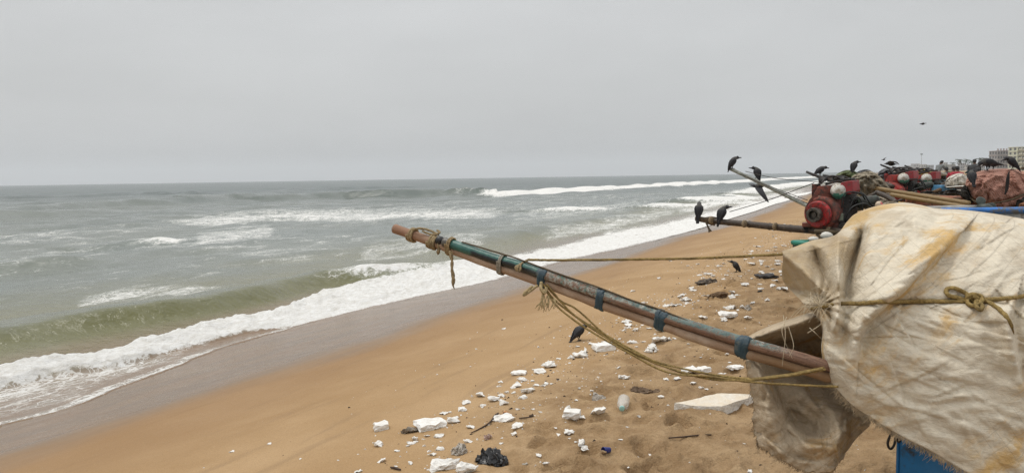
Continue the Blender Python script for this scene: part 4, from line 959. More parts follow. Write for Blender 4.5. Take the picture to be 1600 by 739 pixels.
        for q in ((1322,352,1372,338,.035),(1326,360,1366,350,.03),(1335,346,1362,334,.022),(1320,345,1350,352,.018)):
            b.tube([E(q[0],q[1],-.05),E(q[2],q[3],-.15)],q[4],8)
        b.build('linkage_rods',M_DARK,root)
    b=MB()
    prism(b,out([(1254,352),(1330,354),(1334,366),(1256,364)],.1),view*.30); bev(b.build('mounting_bed',M_DARK,root,smooth=False),.01)
    b=MB(); b.box(E(1262,351,.1),left*8*m,view*.1,np.array([0,0,3*m])); b.box(E(1300,352,.0),left*9*m,view*.1,np.array([0,0,4*m])); b.build('mounting_foot',M_RUST,root,smooth=False)
    return root
engine(1284,332,10.0,1.0,'rusty red engine with round red flywheel nearest behind the pale tarpaulin')
M_RED2=simple('bright_red_cowl',(.36,.04,.03),.55,.4,9,(.13,.035,.028),dirt_amt=.6)
engine(1393,303,14.0,.72,'red engine with dull white dome left of the other distant red engine',True,M_RED2)
engine(1430,302,14.8,.68,'red engine with white dome under the yellow sheet, beside the white sack',True,M_RED2)

# boats below the engines
M_GREENP=simple('sea_green_paint',(.03,.22,.16),.5,.3,7); M_YEL=simple('yellow_boat_paint',(.50,.32,.06),.5,.35,7,(.2,.12,.05)); M_ORG=simple('orange_brown_paint',(.30,.10,.045),.55,.35,7,(.12,.06,.03)); M_HULLW=simple('chalky_white_paint',(.46,.45,.41),.6,.3,7,(.2,.16,.11)); M_HULLD=simple('tarred_hull',(.035,.03,.027),.7,.4,8)
def boat(px,py,d,yaw,L,beam,label,mo,mr,H=.95,sheer=.12,rail=(0,-1)):
    q=P(px,py,d); z0=gz(q[0]+L*.5*math.cos(yaw),q[1]+L*.5*math.sin(yaw))-.02
    r=empty('fishing_boat',(q[0],q[1],z0),label,'boat','fishing boats drawn up on the sand')
    at=hull(r,(q[0],q[1]),yaw,L,beam,max(.5,q[2]-z0-sheer),z0,mo,M_WOODIN,mr,sheer=sheer,rail=rail)
    Hh=max(.5,q[2]-z0-sheer)
    for s in (.3,.55,.8):
        b=MB(); b.box(at(s*L,0,Hh-.09),np.array([math.cos(yaw),math.sin(yaw),0])*.11,np.array([-math.sin(yaw),math.cos(yaw),0])*(beam*.45),np.array([0,0,.02])); b.build('thwart',M_WOODIN,r,smooth=False)
    return r,at,Hh
boat(1239,380,9.7,-.03,6.2,1.5,'boat with sea green gunwale under the nearest rusty engine',M_HULLD,M_GREENP)
boat(1352,315,12.6,.0,7,1.5,'dark boat with ochre gunwale carrying the distant red engines',M_HULLD,M_YEL,sheer=.25)
boat(1415,309,11.5,-.15,6.5,1.4,'boat with orange brown hull beside the pale tarpaulin crest',M_ORG,M_ORG,sheer=.1)
boat(1470,331,7.4,-.14,5.5,1.3,'white hulled boat with bright blue gunwale in front of the pink bundle',M_HULLW,simple('bright_blue_paint',(.018,.15,.46),.45,.25,7,(.10,.11,.12)),sheer=-.05,rail=(0,))

# poles, pipes and stays
o=empty('bamboo_pole',P(1300,360,10),'dark bamboo pole with two crows, running out from the nearest engine','pole')
b=MB(); bamboo(b,[P(1087,341,11.4),P(1110,345,11.3),P(1170,350.5,10.9),P(1230,356.5,10.4),P(1290,361,9.95),P(1335,364,9.6)],.042,.055); b.build('bamboo_shaft',M_BAMD,o)
b=MB(); b.tube([P(1086,340,11.38),P(1096,342,11.36),P(1108,346,11.3),P(1118,349,11.28)],[.02,.035,.05,.045],10); b.tube([P(1100,343,11.3),P(1111,341,11.28),P(1122,343,11.26)],.032,9); b.build('splice',simple('split_bamboo',(.11,.08,.05),.7,.4,20),o)
for px in (1112,1164,1212,1296):
    b=MB(); c=P(px,np.interp(px,[1087,1170,1335],[341.5,350.5,364]),np.interp(px,[1087,1335],[11.4,9.6])); T=P(1335,364,9.6)-P(1087,341,11.4); T/=np.linalg.norm(T)
    b.lathe(c-T*.03,T,[(0,.046),(.008,.055),(.022,.057),(.036,.055),(.044,.046)],14); b.build('rope_lashing',simple('old_lashing',(.20,.15,.09),.9,.4,40),o)
b=MB(); b.rope([P(1103,346,11.25),P(1105,352,11.24),P(1108,358,11.24),P(1110,362,11.24)],[.014,.012,.016,.03]); b.build('rope_dangling',M_ROPED,o)
b=MB(); bamboo(b,[P(1141,264,14.2),P(1180,282,13.6),P(1220,301.5,12.9),P(1258,320,12.3),P(1290,336,11.9)],.032,.036,.9); o=b.build('steering_pipe',M_PIPE); tag(o,'slanting grey pipe with two crows, rising seaward behind the engine','pipe')
b=MB(); b.tube([P(1141.5,264.5,14.15),P(1146,268,14.0)],[.05,.045],10); b2=b.build('pipe_collar',M_DARK,o); b2.location=b2.location-o.location; b2.parent=o
for l,lab in (([(1150,268,14.1),(1200,290,13),(1262,313,12.2)],'thin stay line running beside the slanting grey pipe to the engine'),([(1140,331,11.35),(1200,313,11),(1272,286,10.3)],'thin stay line from the dark bamboo pole up to the engine top'),([(1165,268,13.8),(1215,279,13),(1300,286,12.2)],'thin upper stay line from the crow pipe toward the net heap'),([(1168,277,13.7),(1210,296,12.9),(1262,318,12.1)],'lowest thin stay line under the slanting grey pipe')):
    b=MB(); b.tube([P(*q) for q in l],.006,5,0,True,5); tag(b.build('stay_line',M_DARK),lab,'line')
def pole_thing(l,r,mat,label,node=.4,name='bamboo_pole'):
    b=MB(); bamboo(b,[P(*q) for q in l],r,r*1.1,node); return tag(b.build(name,mat),label,'pole')
pole_thing([(1366,294,11.8),(1440,306,11.2),(1515,318,10.6)],.032,M_BAMY,'upper yellow bamboo pole lying across the boats behind the tarpaulin crest')
pole_thing([(1392,304,11.4),(1450,314,10.9),(1510,324,10.4)],.03,M_BAMY,'lower yellow bamboo pole just above the orange brown hull')
pole_thing([(1370,300,11.0),(1388,308,10.6),(1400,316,10.3)],.028,M_BAMD,'short dark broken pole leaning by the beige sack')
pole_thing([(1440,305,12.6),(1480,309,12.2),(1520,312,11.8)],.035,M_NETR,'thin brown pole beneath the white net sack')
pole_thing([(1462,310,11.5),(1490,311,11.2),(1515,314,11)],.026,simple('pinkish_wood',(.42,.24,.17),.7,.3),'pinkish wooden spar beside the yellow bamboo')
pole_thing([(1350,273,13.5),(1372,283,13),(1395,292,12.6)],.035,M_BAMD,'dark slanting pole between the net heap and the red engine',.5)
pole_thing([(1386,274,15.5),(1410,268,15.2),(1428,266,15)],.03,M_BAMD,'thin dark pole lying over the distant engines',.5)

# long-tail propeller
o=empty('propeller_shaft',P(1500,325,8.6),'grey propeller shaft with dark two-bladed propeller in front of the pink bundle','propeller')
b=MB(); b.tube([P(1448,327,9.2),P(1490,325.5,8.9),P(1530,324.5,8.7)],[.038,.036,.03],12); b.build('shaft_pipe',simple('worn_grey_pipe',(.30,.29,.27),.5,.3),o)
M_PROP=simple('dark_green_bronze',(.025,.035,.027),.45,.4)
b=MB(); T=P(1536,325,8.65)-P(1528,324.6,8.7); b.lathe(P(1527,324.6,8.68),T,[(0,.03),(.02,.055),(.12,.05),(.16,.03),(.18,.01)],16); b.build('hub',M_PROP,o)
def blade(cs,tw):
    b=MB(); R=[]
    for (x,y,h,dz) in cs:
        c=P(x,y,8.64+dz); dirv=tw; R.append(np.array([c+dirv*h*math.cos(a)+np.array([0,-1,0])*.012*math.sin(a) for a in np.linspace(0,2*np.pi,14,endpoint=False)]))
    b.loft(R); b.build('blade',M_PROP,o)
blade([(1533,322,.02,0),(1533,319,.045,0),(1532.5,314,.062,.02),(1532,310,.05,.03),(1531.5,307.5,.015,.04)],np.array([1.,0,0]))
blade([(1536,325,.02,0),(1541,323,.035,0),(1548,322.5,.048,-.02),(1554,325,.045,-.03),(1557,329,.012,-.04)],np.array([.25,0,.97]))
b=MB(); b.box(P(1535,331,8.66),(.012,0,0),(0,.01,0),(0,0,.05)); b.build('skeg',M_PROP,o,smooth=False)

# heaps, sacks and bundles on the boats
def heap(name,top,bot,d,bulge,mat,label,cat,**kw):
    kw['lump']=kw.get('lump',.25)*.72
    group=kw.pop('group',None); return tag(pillow(name,top,bot,d,bulge,mat,**kw),label,cat,group)
heap('net_heap',[(1322,303),(1330,278),(1345,270),(1362,268),(1380,281),(1398,304)],[(1322,306),(1340,309),(1352,310),(1366,310),(1382,311),(1398,311)],12.2,.42,M_NETB,'beige heap of fishing net behind the nearest rusty engine','net',lump=.4,seed=3)
heap('net_heap',[(1300,281),(1308,272),(1322,266),(1336,268),(1346,275)],[(1300,284),(1310,286),(1322,287),(1336,286),(1346,284)],12.8,.35,M_NETG,'small greenish net heap behind the top of the nearest engine','net',lump=.4,seed=5)
heap('folded_tarpaulin',[(1366,281),(1374,268),(1384,263),(1394,267),(1402,274),(1410,282)],[(1366,288),(1376,292),(1386,293),(1395,292),(1402,291),(1410,288)],15.6,.4,simple('dark_grey_tarpaulin',(.05,.05,.052),.6,.4,8),'dark grey tarpaulin heaped left of the distant red engines','tarpaulin',lump=.4,seed=8)
heap('folded_tarpaulin',[(1337,270),(1346,266),(1356,265),(1366,270)],[(1337,273),(1346,276),(1356,277),(1366,276)],14.4,.3,simple('black_tarpaulin',(.03,.03,.032),.5,.4,8),'black tarpaulin folded on top of the beige net heap','tarpaulin',lump=.3,seed=9)
heap('net_heap',[(1362,292),(1372,283),(1386,279),(1400,284)],[(1362,300),(1374,303),(1386,304),(1400,302)],14.6,.4,M_NETBL,'dark teal net heap below the dark grey tarpaulin','net',lump=.4,seed=10)
heap('sack',[(1346,316),(1356,307),(1370,306),(1386,312),(1394,320)],[(1346,320),(1358,326),(1370,328),(1384,328),(1394,324)],10.7,.28,M_SACKB if False else mat_net('pale_sacking',(.36,.30,.22),(.50,.44,.35)),'pale beige sack lying behind the tarpaulin crest','sack',lump=.3,seed=12)
heap('sack',[(1372,321),(1384,316),(1398,315),(1410,320)],[(1372,326),(1384,330),(1398,331),(1410,327)],10.4,.25,mat_net('pale_sacking',(.36,.30,.22),(.50,.44,.35)),'small pale sack right of the pink float','sack',lump=.3,seed=13)
heap('sheet_bundle',[(1424,270),(1434,266),(1446,263.5),(1456,266),(1460,269)],[(1424,273),(1436,274),(1446,274),(1454,273),(1460,271)],15.8,.3,simple('yellow_plastic_sheet',(.58,.40,.06),.45,.3,6),'yellow plastic sheet over the distant red engines','sheet',lump=.25,seed=14)
heap('sheet_bundle',[(1452,269),(1460,267),(1470,268),(1480,271)],[(1452,272),(1460,274),(1470,275),(1480,274)],16.2,.25,mat_net('white_netting',(.5,.47,.4),(.66,.63,.56)),'whitish sheet right of the yellow plastic sheet','sheet',lump=.3,seed=15)
t=NT('marked_white_sack'); p=t.obj(); n=t.noise(p,9,5,.65); v=t.noise(t.map(p,(1,1,3)),16,3,.6); bands=t.wave(p,3.4,.6,1,'Z')
M_MSACK=t.set(t.mix(t.math('MULTIPLY',t.ramp(v,.56,.62),t.ramp(bands,.45,.6)),t.mix(t.ramp(n,.35,.7),(.62,.59,.52),(.44,.39,.32)),(.075,.07,.06)),.85,t.bump(n,.6,.03))
heap('white_sack',[(1476,289),(1480,279),(1490,273),(1502,271),(1512,276)],[(1476,292),(1484,294),(1492,293.5),(1502,293),(1512,292)],13.6,.35,M_MSACK,'white sack with faded dark print left of the pink bundle','sack',lump=.25,seed=16)
heap('foam_board',[(1478,292),(1490,291),(1502,290),(1509,290)],[(1478,293.5),(1490,293),(1502,292.6),(1509,292)],13.0,.25,simple('white_board',(.62,.60,.54),.7,.2),'thin white board under the printed white sack','board',lump=.05,seed=17)
o=empty('storage_crate',P(1473,302,14),'blue and white plastic crate under the printed white sack','crate')
b=MB(); b.box(P(1470,294,13.9),(.08,0,0),(0,.16,0),(0,0,.055)); bev(b.build('crate_wall',simple('sky_blue_plastic',(.12,.33,.55),.4,.2),o,smooth=False),.01)
b=MB(); b.box(P(1478.5,294.5,13.95),(.025,0,0),(0,.16,0),(0,0,.045)); bev(b.build('crate_lid',simple('light_blue_plastic',(.35,.5,.6),.4,.2),o,smooth=False),.01)
o=empty('fishing_float',P(1372,324,9.9),'round pink and cream float behind the tarpaulin crest','float')
b=MB(); b.lathe(P(1367,321,10.0),P(1378,320.5,9.95)-P(1367,321,10.0),[(0,.004),(.008,.03),(.03,.052),(.05,.055),(.075,.05),(.098,.02),(.104,.004)],20); ob=b.build('float_ball',[simple('cream_float',(.62,.50,.36),.5),simple('pink_float',(.60,.14,.13),.5)],o)
x=np.array([p_.center.x for p_ in ob.data.polygons]); ob.data.polygons.foreach_set('material_index',(x>np.median(x)+.01).astype(np.int32))
b=MB(); b.lathe(P(1366,321,10.0),P(1364,321,10.01)-P(1366,321,10.0),[(0,.014),(.02,.014),(.022,.006)],10); b.build('float_eye',M_DARK,o)

# pink bundle with the tear
PT=[(1507,297),(1510,281),(1518,273),(1534,267),(1553,264.5),(1575,264),(1595,267),(1612,276),(1628,292)]
PB=[(1508,299),(1516,308),(1526,315),(1540,321),(1556,327),(1576,331),(1594,329),(1612,318),(1630,300)]
t=NT('pink_netting'); p=t.obj(); n1=t.noise(p,5,6,.65,.5); n2=t.noise(p,20,5,.7); w1=t.wave(t.map(p,rot=(0,.7,.2)),11,5,3,'X'); w2=t.wave(t.map(p,rot=(0,-.8,.2)),30,2,3,'Z')
c=t.mix(t.ramp(n1,.3,.7),(.47,.225,.165),(.60,.335,.26)); c=t.mix(t.ramp(w1,.65,.9,0,.4),c,(.66,.42,.34)); c=t.mix(t.ramp(n2,.60,.74,0,.5),c,(.25,.10,.07))
M_PINK=t.set(c,.8,t.bump(t.math('ADD',t.math('MULTIPLY',w1,.7),t.math('ADD',n2,t.math('MULTIPLY',w2,.4))),.8,.03),spec=.1)
pk=empty('net_bundle',P(1560,333,11),'pink net bundle tied over an engine with crows on top','bundle')
FP=[([(1575,270),(1574,290),(1571,303)],.10,2.2,'r'),([(1510,290),(1540,285),(1560,270)],-.05,3,'r'),([(1514,300),(1530,290),(1544,268)],.05,2,'v'),([(1522,308),(1535,292),(1550,268)],-.05,2.5,'r'),([(1530,312),(1545,300),(1556,280)],.04,2,'v'),
 ([(1600,305),(1575,313),(1540,318)],.07,2.5,'r'),([(1582,268),(1590,290),(1598,300)],-.06,3,'r'),([(1590,270),(1602,290),(1606,305)],.05,2,'v'),([(1543,303),(1545,309),(1544,314)],.08,1.2,'v'),([(1560,300),(1565,315),(1572,328)],-.04,3,'r')]
pillow('wrapped_net',PT,PB,11.2,.5,M_PINK,pk,n=90,m=160,lump=.10,freq=5,seed=20,fold=FP)
b=MB(); ctr=[(1577,268,.3),(1575.5,273,1.8),(1574.8,280,2.8),(1574,288,3.0),(1573,296,2.6),(1571,302,1.2),(1570,304.5,.3)]
R=[]
for x,y,h in ctr:
    c=P(x,y,10.655+.02*0); R.append(np.array([c+np.array([h/1150*10.65*math.cos(a),-.012*math.sin(a)-.0,0]) for a in np.linspace(0,2*np.pi,12,endpoint=False)]))
b.loft(R); b.build('tear_shade',simple('hollow_shade',(.018,.014,.012),.9,.3),pk)  # solid near-black leaf on the net; stands in for shade inside the slit
b=MB(); b.rope([P(1506,292,11.1),P(1512,305,10.9),P(1530,318,10.68),P(1556,317,10.66),P(1580,312,10.67),P(1604,302,10.8),P(1630,291,11.1)],.012); b.build('binding_rope',M_ROPED,pk)
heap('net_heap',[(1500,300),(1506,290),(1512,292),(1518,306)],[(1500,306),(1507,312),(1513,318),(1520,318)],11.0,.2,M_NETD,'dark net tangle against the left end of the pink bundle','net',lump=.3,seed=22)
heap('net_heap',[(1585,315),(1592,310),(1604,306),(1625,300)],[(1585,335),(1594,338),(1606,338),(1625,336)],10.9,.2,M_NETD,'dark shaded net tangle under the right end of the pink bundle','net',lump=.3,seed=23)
heap('rope_pile',[(1592,319),(1600,316),(1612,315),(1625,317)],[(1592,324),(1600,326),(1612,327),(1625,326)],10.5,.15,mat_net('orange_rope_pile',(.40,.19,.10),(.52,.32,.2)),'orange rope pile at the picture edge below the pink bundle','rope',lump=.4,seed=24)
heap('storage_barrel',[(1594,327),(1600,324),(1612,323),(1625,325)],[(1594,338),(1600,340),(1612,341),(1625,340)],10.2,.2,M_PALEB,'pale blue drum at the picture edge above the blue gunwale','drum',lump=.04,seed=25)
for (x,y,dd,s_) in ((1271,374,9.75,.055),(1292,368,9.7,.065)):
    b=MB(); rr_=np.random.default_rng(int(x)); 
    V=rr_.normal(size=(40,3)); V/=np.linalg.norm(V,axis=1)[:,None]; V=P(x,y,dd)+V*np.array([1.3,1,.8])*s_
    import bmesh
    bm=bmesh.new(); [bm.verts.new(v_) for v_ in V]; bmesh.ops.convex_hull(bm,input=bm.verts); bm.verts.ensure_lookup_table()
    Vv=[v_.co[:] for v_ in bm.verts]; bm.verts.index_update(); Ff=[[v_.index for v_ in f_.verts] for f_ in bm.faces]; bm.free(); b.add(Vv,Ff)
    tag(b.build('foam_float',simple('dirty_white_foam',(.68,.66,.60),.8,.15)),'white foam float on the boat edge, '+('left one below the engine' if x<1280 else 'right one below the engine'),'float')
b=MB(); b.tube([P(1276,366,9.8),P(1283,372,9.75),P(1290,378,9.7)],.018,7); b.tube([P(1290,364,9.8),P(1284,371,9.72),P(1278,376,9.72)],.018,7); b.tube([P(1272,362,9.8),P(1290,362,9.75),P(1310,364,9.7)],.03,8); tag(b.build('rope_tie',M_ROPED),'dark crossed rope ties under the nearest engine bed','rope')

# boats further along the beach, with nets heaped on them
FARB=[(1384,17.5),(1406,22),(1424,28),(1438,35),(1450,44),(1460,55),(1470,68),(1478,84)]
hm=[M_NETD,M_NETB,M_NETBL,M_NETR,M_NETW,M_NETD,M_NETG,M_NETR]; pm=[M_BLUE,M_YEL,M_ORG,M_HULLW,M_BLUE,M_GREENP,M_ORG,M_HULLW]
words=['blue gunwale','yellow gunwale','orange gunwale','white gunwale','faded blue gunwale','green gunwale','brown gunwale','chalky gunwale']
rb=random.Random(12)
for k,(px,d) in enumerate(FARB):
    hy=264+ (1600-px)*.0157; top=hy+ (2-1.15)/d*1150
    boat(px,top,d,.05+rb.uniform(-.05,.05),7.5,1.7,('distant boat with %s, number %d'%(words[k],k)) if False else 'distant beached boat with %s among the crowd of boats'%words[k],M_HULLD,pm[k],sheer=.25)
    for j in range(3):
        x0=px+ (j*2.3+.7)/d*1150; w=1.0/d*1150; zt=rb.uniform(1.55,1.95); ty=266+(2-zt)/d*1150; by=266+.85/d*1150
        if x0-w>1640: continue
        heap('net_heap',[(x0-w,by-.3*(by-ty)),(x0-w*.5,ty+.2*(by-ty)),(x0,ty),(x0+w*.5,ty+.15*(by-ty)),(x0+w,by-.2*(by-ty))],[(x0-w,by),(x0-w*.5,by+1),(x0,by+1),(x0+w*.5,by+1),(x0+w,by)],d+1.0,.55,hm[(k+j*3)%8],'heap of nets on a distant beached boat','net',group='nets heaped on the distant boats',lump=.45,n=14,m=22,seed=40+k*3+j)

rb=random.Random(31)
for i,(x,y,x2,y2,dd,mt,w_) in enumerate(((1345,312,1372,300,11.0,M_BAMD,'behind the gearbox of the nearest engine'),(1400,316,1432,300,13.2,M_BAMD,'crossing under the left distant engine'),(1412,318,1440,322,12.2,M_BAMY,'lowest in the gap left of the blue gunwale'),(1434,309,1470,296,13.4,M_NETR,'leaning up under the right distant engine'),(1455,300,1478,285,14.2,M_BAMD,'leaning against the printed white sack'),(1404,271,1436,274,15.6,M_BAMY,'laid along the tops of the distant engines'),(1478,299,1508,304,13.0,M_BAMD,'below the thin white board'),(1360,300,1352,285,12.0,M_BAMD,'standing in the beige net heap'))):
    pole_thing([(x,y,dd),((x+x2)/2,(y+y2)/2+.6,dd),(x2,y2,dd)],rb.uniform(.022,.035),mt,'thin weathered pole '+w_,.5)
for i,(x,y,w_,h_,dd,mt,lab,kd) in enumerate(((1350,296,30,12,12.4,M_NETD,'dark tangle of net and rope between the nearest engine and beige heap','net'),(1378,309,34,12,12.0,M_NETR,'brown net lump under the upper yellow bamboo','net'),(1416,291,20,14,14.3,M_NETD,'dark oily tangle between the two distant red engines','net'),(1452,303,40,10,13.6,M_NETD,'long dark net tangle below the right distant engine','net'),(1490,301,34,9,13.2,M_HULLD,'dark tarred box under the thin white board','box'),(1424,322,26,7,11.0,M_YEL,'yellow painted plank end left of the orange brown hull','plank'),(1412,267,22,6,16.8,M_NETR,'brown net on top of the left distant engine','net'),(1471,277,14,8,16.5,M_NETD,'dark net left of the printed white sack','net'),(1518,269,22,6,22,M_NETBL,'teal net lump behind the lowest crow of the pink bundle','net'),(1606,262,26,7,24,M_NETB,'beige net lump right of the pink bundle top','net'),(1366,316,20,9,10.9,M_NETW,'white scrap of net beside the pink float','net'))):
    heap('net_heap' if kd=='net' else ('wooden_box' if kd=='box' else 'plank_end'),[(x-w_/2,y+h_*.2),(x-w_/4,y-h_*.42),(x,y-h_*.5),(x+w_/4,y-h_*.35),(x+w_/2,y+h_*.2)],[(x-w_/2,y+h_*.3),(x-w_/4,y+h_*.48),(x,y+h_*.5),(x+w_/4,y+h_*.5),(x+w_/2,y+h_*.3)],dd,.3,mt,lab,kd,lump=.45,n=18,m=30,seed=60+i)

heap('net_heap',[(1322,312),(1328,306),(1338,304),(1347,309),(1353,318)],[(1322,326),(1330,330),(1340,330),(1348,328),(1353,324)],10.35,.12,mat_net('straw_netting',(.24,.20,.13),(.42,.37,.27)),'straw coloured net scrap wound beside the nearest engine gearbox','net',lump=.4,n=20,m=30,seed=91)
heap('plastic_bag',[(1322,349),(1330,344),(1340,343),(1348,347)],[(1322,353),(1331,356),(1341,356),(1348,352)],9.75,.08,simple('blue_bag_film',(.10,.25,.46),.35,.4,20),'small blue plastic bag below the gearbox of the nearest engine','bag',lump=.4,n=14,m=20,seed=92)
heap('fish_basket',[(1310,352),(1318,348),(1326,349),(1330,354)],[(1310,357),(1318,360),(1326,360),(1330,358)],9.8,.08,M_NETD,'dark tangle under the fuel filter of the nearest engine','net',lump=.4,n=14,m=20,seed=93)
# ------------------------------------------------------------------ birds
t=NT('crow_plumage'); p=t.obj(); n=t.noise(p,40,4,.6); M_CROW=t.set(t.mix(n,(.010,.010,.012),(.030,.030,.034)),.6,t.bump(t.noise(t.map(p,(1,1,1)),120,3,.6),.4,.003),spec=.35)
t=NT('crow_grey_neck'); p=t.obj(); n=t.noise(p,40,4,.6); M_CROWG=t.set(t.mix(n,(.06,.057,.053),(.10,.095,.088)),.75,t.bump(n,.3,.003),spec=.15)
M_BEAK=simple('crow_beak',(.010,.010,.011),.35,.2)
def _ell(c,L,U,a,b_,n=14):
    th=np.arange(n)/n*2*np.pi; return c+np.cos(th)[:,None]*L*a+np.sin(th)[:,None]*U*b_
BODY=[(-.225,.022,.004),(-.19,.027,.006),(-.14,.026,.010),(-.10,.030,.022),(-.055,.050,.046),(-.005,.063,.061),(.035,.061,.060),(.068,.046,.046),(.092,.031,.032),(.110,.0285,.029),(.130,.033,.033),(.150,.0275,.027),(.163,.015,.0155),(.172,.0105,.0125),(.195,.0078,.0105),(.213,.0046,.006),(.224,.0012,.0015)]
def crow(foot, heading, pitch, label, head=0.0, hyaw=0.0, tail=0.0, scale=.9, leg=.075, fly=None, stride=.02, name='crow', mats=None, group='crows along the beach'):
    """heading: world angle of the beak (0 = +x, 90 = away from the camera); pitch: body slope; head / hyaw: slope and turn of the head; fly: (left, right) wing slopes"""
    a=math.radians(pitch); h=math.radians(head); hy=math.radians(hyaw); tl=math.radians(tail)
    s_all=np.linspace(-.225,.224,93); pos=[]; fr=[]
    def direc(s):
        f=np.clip((s-.06)/.045,0,1); f=f*f*(3-2*f); g_=np.clip((-s-.09)/.05,0,1)
        pt=a*(1-f)+h*f - tl*g_; yw=hy*f
        return np.array([math.cos(pt)*math.cos(yw),math.cos(pt)*math.sin(yw),math.sin(pt)]),yw,pt
    i0=int(np.argmin(abs(s_all))); pos=[None]*93; pos[i0]=np.zeros(3); ds=s_all[1]-s_all[0]
    for i in range(i0+1,93): pos[i]=pos[i-1]+direc(s_all[i])[0]*ds
    for i in range(i0-1,-1,-1): pos[i]=pos[i+1]-direc(s_all[i])[0]*ds
    pos=np.array(pos); at=lambda s:np.array([np.interp(s,s_all,pos[:,k]) for k in range(3)])
    b=MB(); R=[]
    for s,w,hh in BODY:
        d_,yw,pt=direc(s); L=np.array([-math.sin(yw),math.cos(yw),0]); U=np.cross(d_,L); c=at(s)
        if .12<s<.155: c=c+U*.007
        R.append(_ell(c,L,U,w,hh))
    mids=[0,0,0,0,0,0,1,1,1,0,0,0,2,2,2,2,2]
    b.loft(R,mids=mids)
    d0,_,_=direc(0); L=np.array([0,1.,0]); U=np.cross(d0,L)
    if fly is None:
        for sd in (-1,1):
            R=[]
            for s,lat,up,tk,ht in ((.075,.030,.004,.006,.016),(.05,.050,.004,.014,.034),(.01,.056,.008,.014,.044),(-.05,.046,.012,.012,.039),(-.11,.027,.012,.009,.026),(-.155,.018,.010,.006,.017),(-.19,.011,.007,.003,.007)):
                dd,_,_=direc(s); u2=np.cross(dd,L); R.append(_ell(at(s)+L*lat*sd+u2*up,L,u2,tk,ht,10))
            b.loft(R)
        lo=at(-.012)-np.array([0,0,.052]); zf=lo[2]-leg
        for sd in (-1,1):
            hip=at(-.015)+L*.024*sd-U*.02; kn=np.array([lo[0]+.012*sd*0-.006,.021*sd,zf+leg*.58]); ft=np.array([lo[0]+.008+stride*sd,.022*sd,zf+.006])
            b.tube([hip,hip*.45+kn*.55,kn],[.022,.014,.0065],8); b.tube([kn,ft],[.0055,.0048],7,2)
            for an in (-.45,0,.45,math.pi): b.tube([ft,ft+np.array([math.cos(an)*.018,math.sin(an)*.018,.001]),ft+np.array([math.cos(an)*.036,math.sin(an)*.036,-.004])],[.0048,.004,.0018],6,2)
    else:
        zf=0
        for sd,(an,sw) in zip((-1,1),fly):
            R=[]
            for q,ch,off,tk in ((.02,.085,.0,.014),(.10,.09,.012,.012),(.20,.082,.02,.009),(.29,.07,.0,.007),(.36,.055,-.035,.005),(.42,.035,-.075,.004),(.455,.012,-.11,.002)):
                an2=math.radians(an)*(1 if q<.2 else 1)+math.radians(sw)*max(0,q-.18)/.27
                qq=min(q,.19); c=at(.03)+L*sd*(qq*math.cos(math.radians(an))+max(0,q-.19)*math.cos(an2))+np.array([0,0,1.])*(qq*math.sin(math.radians(an))+max(0,q-.19)*math.sin(an2))+d0*off
                R.append(_ell(c,d0,np.array([0,0,1.]),ch,tk,12))
            b.loft(R)
    for sd in (-1,1):
        d_,yw,_=direc(.145); Lh=np.array([-math.sin(yw),math.cos(yw),0]); b.lathe(at(.146)+Lh*.021*sd+np.array([0,0,.008]),Lh*sd,[(0,.0045),(.003,.004),(.0045,.001)],8,2)
    V=np.concatenate(b.V); V=V-np.array([at(0)[0]+.0,0,zf]); c,s=math.cos(math.radians(heading)),math.sin(math.radians(heading))
    V=np.stack([V[:,0]*c-V[:,1]*s,V[:,0]*s+V[:,1]*c,V[:,2]],1)*scale+np.asarray(foot,float)
    b.V=[V]
    o=b.build(name,mats or [M_CROW,M_CROWG,M_BEAK],None,origin=np.asarray(foot,float))
    return tag(o,label,'bird',group)
crow(P(1092,340.5,11.36),62,66,'crow seen from behind at the very tip of the dark bamboo pole',head=14,hyaw=20,tail=0,scale=1.0,leg=.06)
crow(P(1128,344.5,11.2),28,68,'crow looking right, second along the dark bamboo pole',head=8,hyaw=-28,tail=4,scale=1.0,leg=.05)
crow(P(1145,264,14.15),8,60,'crow looking right at the seaward tip of the slanting grey pipe',head=4,tail=-6,scale=.98)
crow(P(1183,279,13.65),105,68,'crow with head turned seaward, halfway up the slanting grey pipe',head=5,hyaw=70,tail=4,scale=.98,leg=.05)
crow(P(1186,291,15.5),190,0,'crow flying low just beneath the slanting grey pipe',fly=((10,-6),(-35,-30)),scale=.95)
crow(G(905,532),28,42,'crow walking on the sand beneath the painted pole',head=10,tail=0,scale=.90)
crow(G(1150,425.5),175,60,'crow standing upright on the sand among scattered foam',head=12,tail=6,scale=.98)
crow(P(1282,275.5,10.3),12,35,'small crow bending over on the exhaust of the nearest engine',head=-5,tail=-4,scale=.66)
crow(P(1334,269.5,12.6),35,62,'crow standing on the net heap behind the nearest engine',head=6,hyaw=-30,tail=4,scale=.80)
crow(P(1518,288.5,10.6),75,55,'crow on the left shoulder of the pink bundle, lowest of those on it',head=10,hyaw=-60,tail=6,scale=.88)
crow(P(1542,267,10.9),192,8,'large crow stooping with tail raised on top of the pink bundle',head=-38,tail=-4,scale=.98,stride=.03)
crow(P(1551,266,11.4),150,12,'crow half hidden behind the stooping crow on the pink bundle',head=-30,tail=6,scale=.75)
crow(P(1581,266,10.9),150,55,'crow with lowered head at the right on the pink bundle',head=-20,hyaw=40,tail=2,scale=.9)
crow(P(1393,256.5,19),168,4,'crow gliding with spread wings above the distant red engines',fly=((2,20),(20,-34)),scale=.85)
crow(P(1442,194,40),170,0,'lone bird gliding high in the grey sky above the boats',fly=((12,-20),(16,-24)),scale=.8)
crow(P(1381,250,60),120,0,'tiny distant bird flying left of the gliding crow',fly=((40,-10),(10,-20)),scale=.8)

